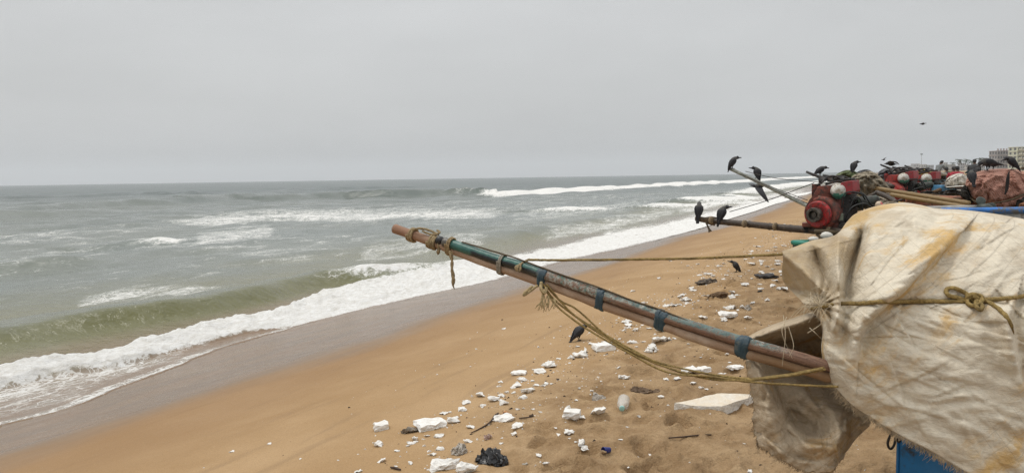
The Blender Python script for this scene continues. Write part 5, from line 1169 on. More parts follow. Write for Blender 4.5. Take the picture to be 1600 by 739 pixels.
# ------------------------------------------------------------------ people working on the far boats
M_SKIN=simple('brown_skin',(.10,.055,.035),.6,.15); M_HAIR=simple('black_hair',(.01,.009,.009),.6,.2)
def person(px,py_head,d,heading,shirt,trouser,label,lean=10,seated=False,arm=(25,60)):
    """a figure on a boat, seen mostly from the back; py_head is the top of the head"""
    top=P(px,py_head,d); H=1.66; hip=.86*(1 if not seated else .52); c,s=math.cos(math.radians(heading)),math.sin(math.radians(heading))
    tot=H-(.86-hip); base=top-np.array([0,0,tot*math.cos(math.radians(lean))**.5])
    ln=math.radians(lean)
    def Lc(x,y,z):
        if z>hip: q=z-hip; x,z=x+q*math.sin(ln),hip+q*math.cos(ln)
        return base+np.array([x*c-y*s,x*s+y*c,z])
    k=hip
    root=empty('person',base,label,'person')
    body=MB()
    rows=[(k-.06,.15,.11,0),(k+.05,.155,.11,0),(k+.22,.145,.10,0),(k+.40,.19,.115,0),(k+.50,.205,.10,0),(k+.55,.12,.07,0),(k+.58,.055,.055,0),(k+.62,.052,.055,.01),(k+.65,.065,.085,.02),(k+.70,.076,.098,.025),(k+.755,.073,.095,.02),(k+.79,.045,.055,.01),(k+.80,.01,.01,.01)]
    fx=lambda rw,g=1.0:[np.array([Lc(x0+g*dp*math.sin(t_),g*w*math.cos(t_),z) for t_ in np.linspace(0,2*np.pi,14,endpoint=False)]) for z,w,dp,x0 in rw]
    body.loft(fx(rows))
    def limb(l,r): body.tube([Lc(*q) for q in l],r,9,0,True,4)
    for sd in (-1,1):
        a1=math.radians(arm[0 if sd<0 else 1])
        limb([(0,.19*sd,k+.50),(.15*math.sin(a1)+.02,.22*sd,k+.50-.27*math.cos(a1*.7)),(.15*math.sin(a1)+.24*math.sin(a1+.5),.2*sd,k+.24-.2*math.cos(a1+.4)),(.2*math.sin(a1)+.30*math.sin(a1+.5),.18*sd,k+.19-.26*math.cos(a1+.4))],[.052,.042,.032,.03])
        if seated: limb([(0,.09*sd,k-.02),(.36,.12*sd,k+.02),(.40,.12*sd,.06),(.50,.12*sd,.02)],[.085,.065,.045,.035])
        else: limb([(0,.09*sd,k),(.02,.10*sd,.46),(-.01,.10*sd,.07),(.12,.11*sd,.03)],[.088,.062,.045,.035])
    ob=body.build('body',M_SKIN,root); md=ob.modifiers.new('fuse','REMESH'); md.mode='VOXEL'; md.voxel_size=.022; md.use_smooth_shade=True
    b=MB(); b.loft(fx([(k-.10,.165,.125,0)]+rows[1:5]+[(k+.545,.125,.078,0),(k+.565,.08,.065,0)],1.09))
    for sd in (-1,1):
        a1=math.radians(arm[0 if sd<0 else 1]); b.tube([Lc(0,.175*sd,k+.505),Lc(.075*math.sin(a1)+.01,.215*sd,k+.40),Lc(.14*math.sin(a1)+.02,.222*sd,k+.50-.24*math.cos(a1*.7))],[.066,.062,.058],10,0,True,3)
    b.build('shirt',shirt,root)
    b=MB()
    for sd in (-1,1):
        if seated: b.tube([Lc(-.02,.08*sd,k-.02),Lc(.36,.12*sd,k+.02),Lc(.40,.12*sd,.15)],[.105,.08,.062],10,0,True,4)
        else: b.tube([Lc(0,.08*sd,k+.03),Lc(.02,.10*sd,.46),Lc(-.01,.10*sd,.16)],[.11,.078,.062],10,0,True,4)
    b.build('trousers',trouser,root)
    b=MB(); b.loft(fx([(k+.66,.06,.07,-.02),(k+.70,.082,.095,.008),(k+.755,.08,.10,.012),(k+.80,.055,.065,.005),(k+.812,.012,.012,.005)])); b.build('hair',M_HAIR,root)
    return root
def cloth(name,c): return simple(name,c,.85,.2,8)
TRO=cloth('dark_trousers',(.04,.04,.05))
person(1464,251.5,40,20,cloth('grey_shirt',(.16,.17,.17)),TRO,'person in grey shirt bending forward on a far boat',28,False,(60,70))
person(1523,249,34,60,cloth('charcoal_shirt',(.05,.052,.055)),TRO,'person in dark shirt standing left of the stooping crow',8)
person(1494,260,31,80,cloth('red_shirt',(.36,.03,.045)),TRO,'person in red shirt hunched at left behind the white sack',18,True)
person(1501,259.5,30,100,cloth('crimson_shirt',(.33,.025,.04)),TRO,'person in crimson shirt at right of the red shirted one',14,True)
person(1531,261,30,70,cloth('blue_shirt',(.11,.17,.28)),TRO,'person in blue shirt bent low beside the pink bundle',25,True)
person(1483,261,34,90,cloth('black_shirt',(.025,.025,.028)),TRO,'person in black shirt beyond the yellow sheet',15,True)
person(1453,262,45,90,cloth('dun_shirt',(.10,.09,.08)),TRO,'person seen only as a dark head left of the bending one',12,True)

# ------------------------------------------------------------------ far shore: buildings, palms, mast
def mat_wall(name,col): return simple(name,col,.85,.12,.15,tuple(x*.7 for x in col),bump=.05,bscale=2,dirt_amt=.3)
M_GLASS=simple('dark_window',(.10,.105,.11),.2,.3,.5); M_SLAB=mat_wall('concrete_slab',(.34,.33,.31))
def house(px,d,wpx,ytop,mat,floors,cols,label,parapet=False,trim=None,cat='building',bays=False,yaw=0.0):
    z1=P(px,ytop,d)[2]; c0=P(px,266,d); z0=-.2+max(0,.0); Wd=wpx/1150*d; Dp=Wd*.8; H=z1-z0
    root=empty('building',(c0[0],c0[1]+Dp/2,z0),label,cat)
    b=MB(); ch=MB()
    y0=c0[1]; x0=c0[0]-Wd/2
    b.box((c0[0],y0+Dp/2,z0+H/2),(Wd/2,0,0),(0,Dp/2,0),(0,0,H/2),bev=.004); b.build('walls',mat,root,smooth=False)
    fh=H/floors
    b=MB()
    for f in range(1,floors+1): b.box((c0[0],y0+Dp/2,z0+f*fh-.10),(Wd/2+.25,0,0),(0,Dp/2+.25,0),(0,0,.12),bev=.05)
    b.build('floor_bands',trim or M_SLAB,root,smooth=False)
    k=0
    for f in range(floors):
        for c in range(cols):
            cx=x0+Wd*(c+.5)/cols; cz=z0+fh*(f+.52)
            b=MB(); ww=Wd/cols*.29; hh=fh*.27; b.box((cx,y0-.02,cz),(ww,0,0),(0,.06,0),(0,0,hh),bev=.05); wo=b.build('window',M_GLASS,root,smooth=False)
            if bays:
                b=MB(); b.box((cx,y0-.5,cz-hh-.1),(ww*1.5,0,0),(0,.5,0),(0,0,.08),bev=.05); b.box((cx,y0-.97,cz-hh+.35),(ww*1.5,0,0),(0,.04,0),(0,0,.42),bev=.05); b.build('balcony',trim or M_SLAB,root,smooth=False)
    for c in range(max(2,cols//2)):                              # windows on the flank
        for f in range(floors):
            b=MB(); b.box((x0-.02,y0+Dp*(c+.5)/max(2,cols//2),z0+fh*(f+.52)),(.06,0,0),(0,Dp/cols*.4,0),(0,0,fh*.27),bev=.05); b.build('window',M_GLASS,root,smooth=False)
    if parapet:
        b=MB()
        for c in range(cols*2-1):
            if c%2==0: b.box((x0+Wd*(c+.5)/(cols*2-1),y0+.3,z1+.55),(Wd/(cols*2-1)*.42,0,0),(0,.25,0),(0,0,.6),bev=.05)
        b.build('parapet',trim or M_SLAB,root,smooth=False)
    return root
house(1570,420,25,235.5,mat_wall('grey_render',(.33,.32,.315)),5,6,'grey five storey building with notched roofline behind the crows',True,mat_wall('pinkish_trim',(.42,.36,.345)))
house(1601.5,400,26,229.5,mat_wall('yellow_green_render',(.55,.57,.45)),6,4,'taller yellow green apartment block at the edge of the picture',False,mat_wall('cream_trim',(.62,.62,.52)),bays=True)
fb_=[(1432,1500,10,256,2,4,'pale'),(1444,1400,9,257,2,3,'cream'),(1455,1250,8,258,2,3,'grey'),(1476,1100,9,254,3,3,'white'),(1488,1050,10,257,2,4,'buff'),(1505,900,9,255,3,3,'light grey'),(1516,850,10,257.5,2,4,'off white'),(1534,700,10,255,3,4,'dull white'),(1549,620,9,257,2,3,'pale blue'),(1420,1700,8,259,2,3,'faint grey'),(1409,1900,7,260.5,2,3,'faint buff'),(1585,520,14,254,3,4,'bluish white')]
cl={'pale':(.5,.49,.47),'cream':(.55,.52,.45),'grey':(.35,.35,.35),'white':(.6,.6,.58),'buff':(.45,.4,.33),'light grey':(.45,.45,.45),'off white':(.55,.54,.5),'dull white':(.5,.5,.48),'pale blue':(.36,.46,.55),'faint grey':(.4,.4,.4),'faint buff':(.45,.4,.34),'bluish white':(.45,.52,.58)}
for px,d,w,yt,fl,co,nm in fb_:
    house(px,d,w,yt,mat_wall(nm.replace(' ','_')+'_house_wall',cl[nm]),fl,co,'low %s house far along the hazy shore'%nm,False)
M_TRUNK=simple('palm_trunk',(.12,.10,.08),.9,.3,3); M_FROND=simple('palm_frond',(.045,.065,.03),.7,.4,2)
def palm(px,ytop,d,lean,label):
    top=P(px,ytop+3.0,d); base=np.array([top[0]-lean,top[1],-.1]); H=top[2]-base[2]
    root=empty('palm_tree',base,label,'palm','palms on the hazy far shore')
    b=MB(); b.tube([base,base+np.array([lean*.2,0,H*.4]),top],[.22,.17,.13],8,0,True,4); b.build('trunk',M_TRUNK,root)
    b=MB(); rp=random.Random(int(px))
    for i in range(22):
        az=rp.uniform(0,6.28); el=rp.uniform(-.35,1.1); L=rp.uniform(2.4,3.6); hz_=np.array([math.cos(az),math.sin(az),0]); sd_=np.array([-math.sin(az),math.cos(az),0])
        p0=top; q=[]
        for s in np.linspace(0,1,6):
            q.append(p0+hz_*L*s*math.cos(el*.7)+np.array([0,0,1])*(L*s*math.sin(el)-1.9*s*s))
        for k in range(1,6):
            for sg in (-1,1):
                for m_ in range(3):
                    a=q[k-1]*(1-m_/3)+q[k]*m_/3; w_=.75*(1-.6*abs(k/5-.4)); bb=a+sd_*sg*w_+(q[k]-q[k-1])*.6+np.array([0,0,-.35])
                    b.add([a,a+(q[k]-q[k-1])*.3,bb],[(0,1,2)])
    b.build('crown',M_FROND,root,smooth=False)
for px,yt,d,ln,w in ((1499.5,247.5,520,.6,'taller leaning palm left of the dark shirted person'),(1511,247,560,-.5,'slim palm between the leaning palm and the dark shirted person'),(1531,245.5,480,.5,'full crowned palm just left of the stooping crow'),(1489,252,760,.3,'short palm left of the leaning palm'),(1479,256,900,-.3,'faint palm above the person in black shirt'),(1518,249.5,620,.3,'small palm behind the dark shirted person'),(1448,257,1200,.4,'faint palm near the tall mast'),(1469,256.5,1100,.2,'faint palm beside the bending person')):
    palm(px,yt,d,ln,w)
b=MB(); q=P(1440,241,620); 
mast=empty('light_mast',(q[0],q[1],-.1),'tall thin floodlight mast above the far shore','mast')
b.tube([(q[0],q[1],-.1),(q[0],q[1],q[2])],[.22,.13],8); b.build('mast_pole',M_SLAB,mast)
b=MB(); b.box((q[0],q[1],q[2]),(1.0,0,0),(0,.3,0),(0,0,.28)); b.box((q[0],q[1],q[2]-.7),(.6,0,0),(0,.3,0),(0,0,.12)); b.build('lamp_head',M_DARK,mast,smooth=False)
# ------------------------------------------------------------------ litter on the sand
import bmesh
t=NT('white_foam'); p=t.obj(); n=t.noise(p,22,5,.65); n2=t.noise(p,7,4,.6)
c=t.mix(t.ramp(n,.3,.7),(.70,.675,.62),(.84,.83,.80)); c=t.mix(t.ramp(n2,.56,.74,0,.55),c,(.52,.43,.31))
M_FOAM=t.set(c,.75,t.bump(t.math('ADD',n,t.math('MULTIPLY',t.voro(p,90),.5)),.5,.006),spec=.25)
def hullmesh(pts, cuts=2, noise=.05, seed=0, size=1.0):
    bm=bmesh.new(); [bm.verts.new(v) for v in pts]
    r=bmesh.ops.convex_hull(bm,input=bm.verts[:]); bmesh.ops.delete(bm,geom=[v for v in bm.verts if not v.link_faces],context='VERTS')
    if cuts: bmesh.ops.subdivide_edges(bm,edges=bm.edges[:],cuts=cuts,use_grid_fill=True)
    bm.verts.index_update()
    V=np.array([v.co[:] for v in bm.verts]); F=[[v.index for v in f.verts] for f in bm.faces]; bm.free()
    if noise:
        q=V/size*3.1+seed*3.7
        V=V+size*noise*np.stack([fbm(q[:,1]*1.6+q[:,2],q[:,2]*2,seed,2),fbm(q[:,0]*1.6,q[:,2]*1.5+q[:,1],seed+1,2),fbm(q[:,0]*1.6+q[:,2],q[:,1]*1.6,seed+2,2)],1)
    return V,F
def chunk(px,py,w,h,label,name='foam_chunk',cat='foam piece',group='white foam pieces scattered on the sand',mat=None,flat=None,rot=None,seed=None,tilt=0.0,box=False,npt=12,noise=.09,lift=0.0):
    seed=seed if seed is not None else int(px*7+py*13)%9973
    rg=np.random.default_rng(seed); w*=1.16; h*=1.2; g=G(px,py+h*.36); d=PX(g)[2]; W_=w/1150*d
    el=math.atan2(CAM[2]-g[2],math.hypot(g[0],g[1])); Hh=h/1150*d
    D=min(W_*.8,Hh*.55/max(math.sin(el),.10)); Z=flat*Hh if flat else max(Hh*.66,.30*W_)*(.5 if rg.random()<.45 and w<22 else 1)
    if box: pts=np.array([[sx,sy,sz] for sx in(-.5,.5) for sy in(-.5,.5) for sz in(-.5,.5)])*(1+rg.normal(0,.07,(8,3)))
    else:
        pts=rg.uniform(-.5,.5,(npt,3)); pts/= (np.abs(pts)**3).sum(1)[:,None]**(1/3)*1.0; pts*=.5*rg.uniform(.45,1.05,(npt,1))
    pts=pts*np.array([W_,D,Z]); cuts=3 if w>14 else (2 if w>8 else 1)
    V,F=hullmesh(pts,cuts,noise,seed%97,max(W_,Z))
    a=rot if rot is not None else rg.uniform(-.5,.5); c_,s_=math.cos(a),math.sin(a)
    if tilt: ct,st=math.cos(tilt),math.sin(tilt); V=np.stack([V[:,0]*ct-V[:,2]*st,V[:,1],V[:,0]*st+V[:,2]*ct],1)
    V=np.stack([V[:,0]*c_-V[:,1]*s_,V[:,0]*s_+V[:,1]*c_,V[:,2]],1); V[:,2]-=V[:,2].min()
    org=np.array([g[0],g[1]+D*.25,0]); org[2]=gz(org[0],org[1])-.20*Z+lift
    b=MB(); b.add(V+org,F); o=b.build(name,mat or M_FOAM,smooth=False); 
    return tag(o,label,cat,group)
SM='small white foam fragment lying loose on the tan sand'
def A(x,y): return 540+x/4.128,560+y/4.128
def B(x,y): return 850+x/4.0,560+y/4.0
def Cc(x,y): return 850+x/3.08,400+y/3.08
big=[(A(640,668),47,28,'largest white foam block, at the bottom edge beside the black bag',dict(flat=.62,npt=22,noise=.07)),(A(780,705),31,20,'rounded white foam block between the largest block and the black bag',dict(npt=22,noise=.09)),
(A(225,440),19,12,'boxy white foam piece, leftmost of the upper litter on the smooth sand',dict(box=True)),(A(212,553),25,11,'flat wedge of white foam below the leftmost boxy piece',{}),(A(228,640),21,17,'triangular white foam shard near the bottom left of the litter',dict(npt=7)),
(A(535,425),36,17,'long white foam strip lying beside the grey driftwood',dict(box=True,flat=.4,rot=.45)),(A(610,418),14,6,SM,{}),(A(693,385),20,18,'stacked white foam lump just right of the long strip',dict(npt=20,noise=.1)),(A(765,272),18,13,'pointed white foam piece above the long strip',{}),(A(868,232),22,10,'low white foam flake right of the pointed piece',{}),
(A(955,262),24,12,'white foam lump in the knot of pieces at centre of the debris line',dict(noise=.09)),(A(1005,230),18,10,'pale foam lump topmost of the knot on the debris line',dict(noise=.09)),(A(1013,284),21,9,'flat white foam tongue at the foot of the knot',{}),(A(1112,315),8,10,'upright white foam sliver right of the orange shell',{}),
(A(1020,382),32,15,'long white foam loaf below the orange shell',dict(npt=22,noise=.07,rot=.3)),(A(1090,437),26,13,'white foam cake with yellowish crumb at its corner',dict(noise=.07)),(A(1080,482),15,9,'white foam bit tucked under the foam cake',{}),(A(1120,88),18,10,'squared white foam piece at the head of the short foam column',dict(box=True)),(A(1143,132),14,9,'white foam knob under the squared piece',{}),
(A(1100,172),24,10,'pitted white foam slab third in the short foam column',dict(noise=.1)),(A(1178,204),23,11,'smooth oval white foam piece right of the pitted slab',dict(npt=24)),(A(1265,172),15,9,'star shaped white foam bit right of the oval piece',dict(npt=9)),(A(1310,42),29,11,'long lumpy foam piece with orange tint on the upper debris line',dict(noise=.12,rot=.3)),(A(1250,82),25,8,'thin white foam flake under the lumpy tinted piece',{}),
(A(1460,362),22,15,'tilted square white foam piece left of the winged foam piece',dict(box=True,noise=.07)),(A(1443,480),19,8,'flat white foam bar above the broken foam pair',{}),(B(345,362),32,14,'winged white foam piece with a raised point near the bottle',dict(npt=11,noise=.09)),(B(225,530),21,14,'upper half of a broken white foam pair above the blue cup',dict(noise=.08)),(B(238,562),24,13,'lower half of a broken white foam pair left of the blue cup',dict(noise=.06)),
(B(500,113),16,9,'white foam oval on open sand under the sagging ropes',dict(npt=24)),(B(733,235),13,8,'white foam lozenge between the bottle and the broad slab',dict(npt=9)),(B(775,120),14,9,SM,{}),(B(920,72),20,11,'white foam tile beside the sagging rope bundle',dict(box=True,flat=.35)),(B(1003,70),15,10,'white foam cube right of the foam tile by the ropes',dict(box=True)),(B(935,150),12,8,SM,{}),(B(1203,67),17,8,'pale foam tile nearest the hanging sack',dict(box=True,flat=.35)),(B(1290,695),12,11,'white foam piece at the bottom edge below the hanging sack',{}),
(Cc(290,438),26,11,'white foam block right below the walking crow',dict(box=True,noise=.06)),(Cc(188,468),28,14,'crumbling white foam heap left of the block by the walking crow',dict(noise=.13,npt=24)),(Cc(135,482),16,8,'tan foam lump at the left of the crumbling heap',{}),(Cc(228,418),10,7,SM,{}),
(Cc(525,435),20,17,'tall white foam ridge beside the pole midpoint',dict(noise=.12,npt=20)),(Cc(590,395),26,12,'white foam crust right of the tall ridge below the pole',dict(noise=.12)),(Cc(550,408),22,12,'white foam crust between the tall ridge and its right neighbour',dict(noise=.12)),(Cc(505,455),16,9,SM,{}),(Cc(430,412),17,6,SM,{}),(Cc(445,350),11,8,'greyish crumpled foam ball left of the pole middle',dict(noise=.12)),
(Cc(890,278),21,12,'bright square white foam piece above the painted pole',dict(box=True,flat=.4)),(Cc(900,245),26,9,'broken foam plates just beyond the bright square piece',dict(npt=11,noise=.1)),(Cc(862,300),15,6,SM,{}),(Cc(920,182),17,7,'white foam wedge right of the dark bundle',{}),(Cc(625,235),17,7,'white foam bar lying just above the pole top',{}),(Cc(690,208),18,7,SM,dict(noise=.12)),(Cc(665,185),12,7,SM,{}),(Cc(570,357),20,7,SM,{}),(Cc(770,303),15,6,SM,{})]
for (x,y),w,h,l,kw in big: chunk(x,y,w,h,l,**kw)
small=[A(585,447)+(7,5),A(672,342)+(6,4),A(882,292)+(12,9),A(1207,320)+(8,7),A(1255,335)+(10,8),A(1437,308)+(11,9),A(1250,622)+(15,8),A(325,592)+(12,5),A(425,540)+(15,8),A(450,515)+(13,8),A(520,497)+(12,5),A(1290,685)+(12,4),A(80,725)+(17,7),A(745,362)+(4,4),A(590,405)+(9,5),A(1040,215)+(10,6),A(880,300)+(8,6),A(400,560)+(9,5),A(330,693)+(9,6),
B(300,195)+(8,7),B(832,125)+(11,6),B(1103,84)+(10,7),B(150,300)+(11,9),B(230,382)+(14,6),B(158,462)+(20,8),B(528,415)+(9,8),B(595,367)+(11,4),B(527,693)+(6,7),B(10,160)+(12,6),B(205,260)+(8,5),B(1020,187)+(7,6),B(985,185)+(14,3),B(75,440)+(7,3),B(340,110)+(5,4),B(1160,22)+(6,4),B(480,505)+(8,5),B(5,665)+(8,5),B(110,735)+(9,6),B(160,495)+(5,3),
Cc(555,105)+(8,4),Cc(693,45)+(7,3),Cc(850,45)+(12,5),Cc(790,85)+(14,5),Cc(748,92)+(10,3),Cc(820,95)+(13,5),Cc(725,162)+(13,5),Cc(745,213)+(6,4),Cc(1000,108)+(6,5),Cc(1040,132)+(9,5),Cc(1120,120)+(11,4),Cc(1105,62)+(10,4),Cc(1145,72)+(9,6),Cc(1155,162)+(14,6),Cc(1100,86)+(12,5),Cc(998,40)+(16,5),Cc(1130,22)+(11,6),Cc(1073,48)+(8,4),Cc(970,142)+(13,3),Cc(1128,40)+(10,5),Cc(300,412)+(12,5),Cc(162,433)+(10,4),Cc(70,490)+(9,5),Cc(125,383)+(7,4),Cc(365,395)+(6,6),Cc(418,300)+(7,5),Cc(530,337)+(11,4),Cc(695,422)+(5,3),Cc(885,470)+(10,5),Cc(755,485)+(6,3),Cc(20,520)+(18,8),Cc(870,560)+(9,6),Cc(480,410)+(8,4),Cc(650,130)+(7,3),Cc(790,45)+(5,3),Cc(885,70)+(4,3),Cc(740,38)+(8,3),Cc(1050,70)+(9,5),
(787,512,9,6),(361,704,13,6),(420,692,9,5),(469,716,5,3),(905,607,6,4),(1030,434,6,4),(1048,407,6,3),(1217,398,8,4),(1226,384,7,4),(1200,391,8,4),(1213,372,5,3),(1192,384,6,3),(1185,400,7,3),(1178,383,4,3),(1222,430,8,4),(1196,432,9,4),(1165,404,7,3),(1181,371,6,3)]
for x,y,w,h in small: chunk(x,y,w,h,SM)
rb=random.Random(77)
for i in range(150):                                   # thinning out along the wrack line towards the far boats
    u=rb.uniform(9,44); v=3.0+rb.gauss(0,.6)-abs(rb.gauss(0,.9)); x,y=XY(u,v); q=PX((x,y,gz(x,y)))
    if not(640<q[0]<1228 and q[1]<640): continue
    if q[0]<1000 and q[1]<440: continue
    w=rb.uniform(.05,.15)*1150/q[2]; chunk(q[0],q[1],max(2.5,w),max(1.7,w*.55),SM)
for i in range(70):                                   # denser along the line itself, close to the camera
    u=rb.uniform(4.2,12); v=2.95+.25*math.sin(u*1.3)+rb.gauss(0,.3); x,y=XY(u,v); q=PX((x,y,gz(x,y)))
    if not(520<q[0]<1150 and q[1]<735): continue
    w=rb.choice((.03,.04,.05,.07,.09))*1150/q[2]; chunk(q[0],q[1],w,w*.6,SM)
chunk(1115,629,122,26,'broad thick white foam slab with tan top beside the hanging sack',name='foam_slab',box=True,flat=.9,rot=.10,noise=.018,mat=None)
slab=[o for o in COL.objects if o.name.startswith('foam_slab')][0]
g=G(1062,640); gR=G(1172,632)
b=MB(); V=[];d0=PX(g)[2]
def slabpt(px,py,z): q=G(px,py); return np.array([q[0],q[1],z])
zt=gz(g[0],g[1])+.05; zb=zt-.08
top_px=[(1054,629),(1087,634),(1127,635),(1175,619),(1178,616),(1146,614.5),(1119,614),(1098,620),(1075,625)]
out_=[P(x,y,1)-CAM for x,y in top_px]; out_=[CAM+q*((zt-CAM[2]+(.0 if i<4 else .012))/q[2]) for i,q in enumerate(out_)]
n_=len(out_); top_=[np.array(q) for q in out_]; bt=[np.array([q[0],q[1],zb]) for q in out_]
bm=bmesh.new(); vt=[bm.verts.new(p_) for p_ in top_]; vb=[bm.verts.new(p_) for p_ in bt]
ftop=bm.faces.new(vt); bm.faces.new(vb[::-1])
for i in range(n_): bm.faces.new((vb[i],vb[(i+1)%n_],vt[(i+1)%n_],vt[i]))
bmesh.ops.recalc_face_normals(bm,faces=bm.faces[:])
bmesh.ops.triangulate(bm,faces=bm.faces[:]); bmesh.ops.subdivide_edges(bm,edges=bm.edges[:],cuts=6,use_grid_fill=True)
bm.verts.index_update(); V=np.array([v.co[:] for v in bm.verts]); F=[[v.index for v in f.verts] for f in bm.faces]; bm.free()
V=V+.007*np.stack([fbm(V[:,1]*14,V[:,2]*14,1,3),fbm(V[:,0]*14,V[:,2]*14,2,3),.6*fbm(V[:,0]*9,V[:,1]*9,3,3)],1)
bpy.data.objects.remove(slab)
t=NT('slab_foam'); p=t.obj(); n=t.noise(p,9,6,.7); nn_=t.n('ShaderNodeSeparateXYZ'); t.l(t.n('ShaderNodeNewGeometry').outputs['True Normal'],nn_.inputs[0])
sandy=t.math('MULTIPLY',t.ramp(nn_.outputs[2],.55,.85),t.ramp(n,.30,.62,.35,1))
c=t.mix(sandy,t.mix(t.ramp(t.noise(p,40,5,.7),.35,.65),(.62,.58,.50),(.82,.80,.75)),(.68,.59,.46)); c=t.mix(t.ramp(t.voro(p,55),.16,.08,0,.6),c,(.3,.24,.17))
M_SLAB2=t.set(c,.85,t.bump(t.math('ADD',t.noise(p,60,4,.7),t.voro(p,55)),.6,.008))
b=MB(); b.add(V,F); tag(b.build('foam_slab',M_SLAB2,smooth=False),'broad thick white foam slab with sandy top beside the hanging sack','foam slab')

def one(name,label,cat,mat,px,py,w,h,**kw): return chunk(px,py,w,h,label,name=name,cat=cat,group=None,mat=mat,**kw)
# a clear bottle lying on the sand
t=NT('clear_plastic'); t.set((.80,.80,.76),.18,None,spec=.5,alpha=.42); M_CLEAR=t.m
t=NT('cloudy_film'); t.set((.55,.50,.43),.3,None,alpha=.5); M_FILM=t.m
g=G(973,641); d=PX(g)[2]; s=1/1150*d
bo=empty('plastic_bottle',g,'clear empty plastic bottle lying on the sand left of the slab','bottle')
r=9.2*s; a0=G(972,646)+np.array([0,0,r*.95]); a1=a0+np.array([.05,.215,.012]); T=a1-a0; T=T/np.linalg.norm(T)
b=MB(); L=np.linalg.norm(a1-a0); prof=[(0,r*.36),(.02,r*.40),(.028,r*.42),(.075,r*.97)]+[(.075+(L-.09)*k/14,r*(1-.05*(k%2))) for k in range(1,15)]+[(L-.004,r*.8),(L,r*.3)]
b.lathe(a0,T,prof,22); b.build('bottle_body',M_CLEAR,bo)
b=MB(); b.lathe(a0-T*.016,T,[(0,r*.42),(.002,r*.46),(.02,r*.46),(.021,r*.4)],16); b.build('bottle_cap',simple('pale_teal_cap',(.30,.52,.48),.4,.1),bo)
# blue cup
g=G(944,709); d=PX(g)[2]; s=1/1150*d
cu=empty('paper_cup',g,'small crushed blue cup on the sand beside the broken foam pair','cup')
b=MB(); ax_=np.array([-.75,-.45,.12]); ax_/=np.linalg.norm(ax_); th=5.2*s
b.lathe(g+np.array([.02,.02,th*.9])-ax_*.03,ax_,[(0,th*.7),(.002,th*.78),(.055,th),(.058,th*1.06),(.062,th*1.0),(.058,th*.92),(.01,th*.72),(.008,.001)],20); o=b.build('cup_wall',[simple('cobalt_paper',(.015,.03,.20),.45,.3,14)],cu)
b=MB(); V,F=hullmesh(np.random.default_rng(4).normal(size=(14,3))*np.array([.014,.01,.008]),1,.1,3,.03); b.add(V+g+np.array([-.012,-.012,.02]),F); b.build('sand_clod',simple('sand_clod',(.36,.25,.14),.9),cu)
# black bag
M_BAG=simple('black_film',(.012,.012,.013),.32,.3,12,bump=.5,bscale=22)
def film(name,px,py,w,h,label,cat,mat,seed,peak=.5,nx=46):
    g=G(px,py+h*.35); d=PX(g)[2]; Wd=w/1150*d; Dd=h/1150*d*2.0
    S,Tt=np.meshgrid(np.linspace(-1,1,nx),np.linspace(-1,1,nx)); rad=1+.28*pnoise(np.arctan2(Tt,S)*1.7,S*0+seed,seed)
    X_=S*Wd/2*(.75+.25*np.cos(Tt*2)); Y_=Tt*Dd/2*(1-.35*S*S)
    en=np.clip(1-(S**2+Tt**2)/1.1,0,1)
    Hh=h/1150*d*peak*(en**.6*(.55+.6*fbm(S*1.6,Tt*1.6,seed,4,.6))+.12*en*np.abs(pnoise(S*5,Tt*5,seed+2)))
    Hh=np.maximum(Hh,.0)+.006*np.abs(fbm(S*6,Tt*6,seed+4,2))
    X0=X_+g[0]+.02*fbm(S*3,Tt*3,seed+5,2); Y0=Y_+g[1]+.02*fbm(S*3,Tt*3,seed+6,2); Zg=ground_z(X0,Y0)
    W_=np.stack([X0,Y0,Zg+.002+Hh],-1)
    return tag(sheet_mesh(name,W_,[mat],None,.002),label,cat)
film('plastic_bag',768,709,52,25,'crumpled black plastic bag right of the largest foam block','bag',M_BAG,3,.75)
film('plastic_bag',718,700,24,18,'crumpled translucent plastic bag above the largest foam block','bag',M_FILM,8,.7)
film('plastic_scrap',936,620,20,10,'wisp of clear plastic film left of the bottle','plastic scrap',M_FILM,12,.5)
film('plastic_scrap',1168,480,9,9,'crumpled clear plastic scrap beyond the bright square foam piece','plastic scrap',M_FILM,14,.8)
film('sacking_scrap',1008,608,46,14,'brown half buried rag in front of the foam slab','rag',simple('brown_rag',(.13,.085,.05),.9,.4,14),17,.35)
one('driftwood','grey stump of driftwood at the end of the long foam strip','driftwood',simple('grey_driftwood',(.27,.23,.18),.85,.35,20,(.08,.06,.04)),A(415,465)[0],A(415,465)[1],28,9,rot=.5,npt=18,noise=.1)
one('seashell','orange and cream broken shell above the foam loaf','shell',simple('orange_shell',(.48,.22,.07),.6,.4,30,(.70,.52,.32)),A(1035,330)[0],A(1035,330)[1],21,13,npt=9,noise=.1)
one('foam_crust','small yellowish foam crust at the corner of the foam cake','foam piece',simple('yellow_foam',(.60,.44,.2),.7),A(1132,412)[0],A(1132,412)[1],10,8)
one('paper_scrap','crumpled pinkish paper scrap left of the foam cake','paper',simple('pinkish_paper',(.48,.36,.30),.8,.3,30,(.25,.13,.11)),A(918,500)[0],A(918,500)[1],13,11,noise=.2,npt=20)
one('husk','small brown husk right of the foam cake','husk',simple('brown_husk',(.07,.045,.028),.85),A(1198,368)[0],A(1198,368)[1],10,7)
one('foam_ball','grey foam ball half sunk in sand near the bottom edge','foam piece',simple('grey_foam',(.40,.37,.32),.85),A(1158,668)[0],A(1158,668)[1],10,9,npt=40)
one('driftwood','long dark driftwood log among foam on the far sand','driftwood',simple('dark_driftwood',(.06,.045,.035),.85,.4,15,(.2,.16,.11)),1105,441,36,8,rot=.35,npt=18,noise=.08)
one('net_bundle','dark brown mesh bundle lying on the sand beyond the pole','bundle',M_NETR,1126,461,28,11,npt=30,noise=.08)
one('rag','pale trailing rag left of the dark brown mesh bundle','rag',simple('pale_rag',(.40,.33,.25),.9,.3,20),1108,465,18,5,rot=.2,noise=.1)
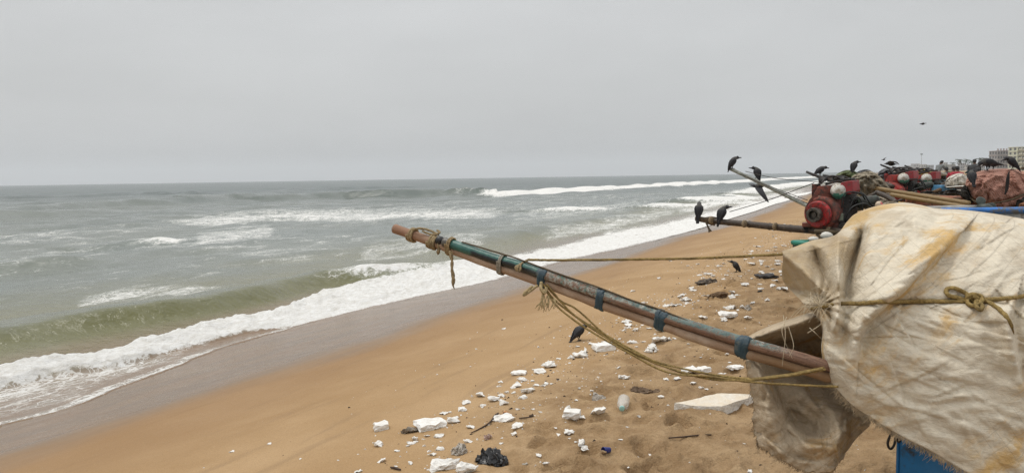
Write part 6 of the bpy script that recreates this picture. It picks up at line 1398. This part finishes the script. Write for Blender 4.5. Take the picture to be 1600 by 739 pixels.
one('plank','short dark plank on the sand near the tarpaulin corner','plank',simple('tarred_plank',(.035,.03,.028),.7),1199,431,26,6,box=True,flat=.5,rot=.05)
one('tin_can','small black can on the sand left of the tarpaulin','can',M_DARK,1188,454,9,5,npt=30)
def twig(l,r,label):
    b=MB(); pts=[]
    for x,y in l: q=G(x,y); q[2]+=.012; pts.append(q)
    b.tube(pts,r,6,0,True,5); tag(b.build('twig',simple('dark_twig',(.06,.035,.022),.85,.4,40)),label,'twig')
twig([A(810,487),A(850,468),A(905,438),A(940,410),A(962,378),A(985,360)],[.004,.005,.007,.008,.010,.008],'long thin dark twig pointing to the foam loaf')
twig([A(1120,393),A(1160,389),A(1200,385)],[.005,.006,.004],'short dark twig beside the brown husk')
twig([B(780,505),B(880,497),B(960,488),B(1045,484)],[.005,.006,.006,.004],'thin straight stick in the churned sand below the slab')
twig([A(290,710),A(320,715),A(355,725)],[.006,.009,.006],'short brown twig near the bottom left of the litter')
# crumbs too many to count
def crumbs(name,label,mat,n,sz,seed,vmu,vsd,kind_cat):
    rg=np.random.default_rng(seed); V=[];F=[];k=0
    u=3+rg.gamma(2.0,6.5,n); v=np.where(rg.random(n)<.5, 3.05+rg.normal(0,.35,n)+.3*np.sin(u*.8), vmu-np.abs(rg.normal(0,vsd,n)))
    v=np.where(rg.random(n)<.12, v+rg.uniform(.3,2.2,n), v)
    x,y=XY(u,v); z=ground_z(x,y)
    for i in range(n):
        s=sz*rg.lognormal(0,.5); m=rg.normal(size=(4,3)); q=np.array([[1,0,-.4],[-.6,.8,-.4],[-.5,-.8,-.4],[.1,0,.7]])*s*np.array([1,.8,.7])+m*s*.25
        V.append(q+np.array([x[i],y[i],z[i]+s*.2])); F+= [(k,k+1,k+3),(k+1,k+2,k+3),(k+2,k,k+3),(k,k+2,k+1)]; k+=4
    me=new_mesh(name,np.concatenate(V),F,[mat],smooth=False); o=bpy.data.objects.new(name,me); COL.objects.link(o); tag(o,label,kind_cat,kind='stuff')
crumbs('foam_crumbs','tiny white crumbs of broken foam sprinkled over the sand',M_FOAM,2600,.0085,1,3.3,1.9,'foam crumbs')
crumbs('dark_litter','tiny dark flecks of shell and wood sprinkled over the sand',simple('dark_fleck',(.045,.03,.022),.9),900,.009,2,3.2,1.7,'litter')
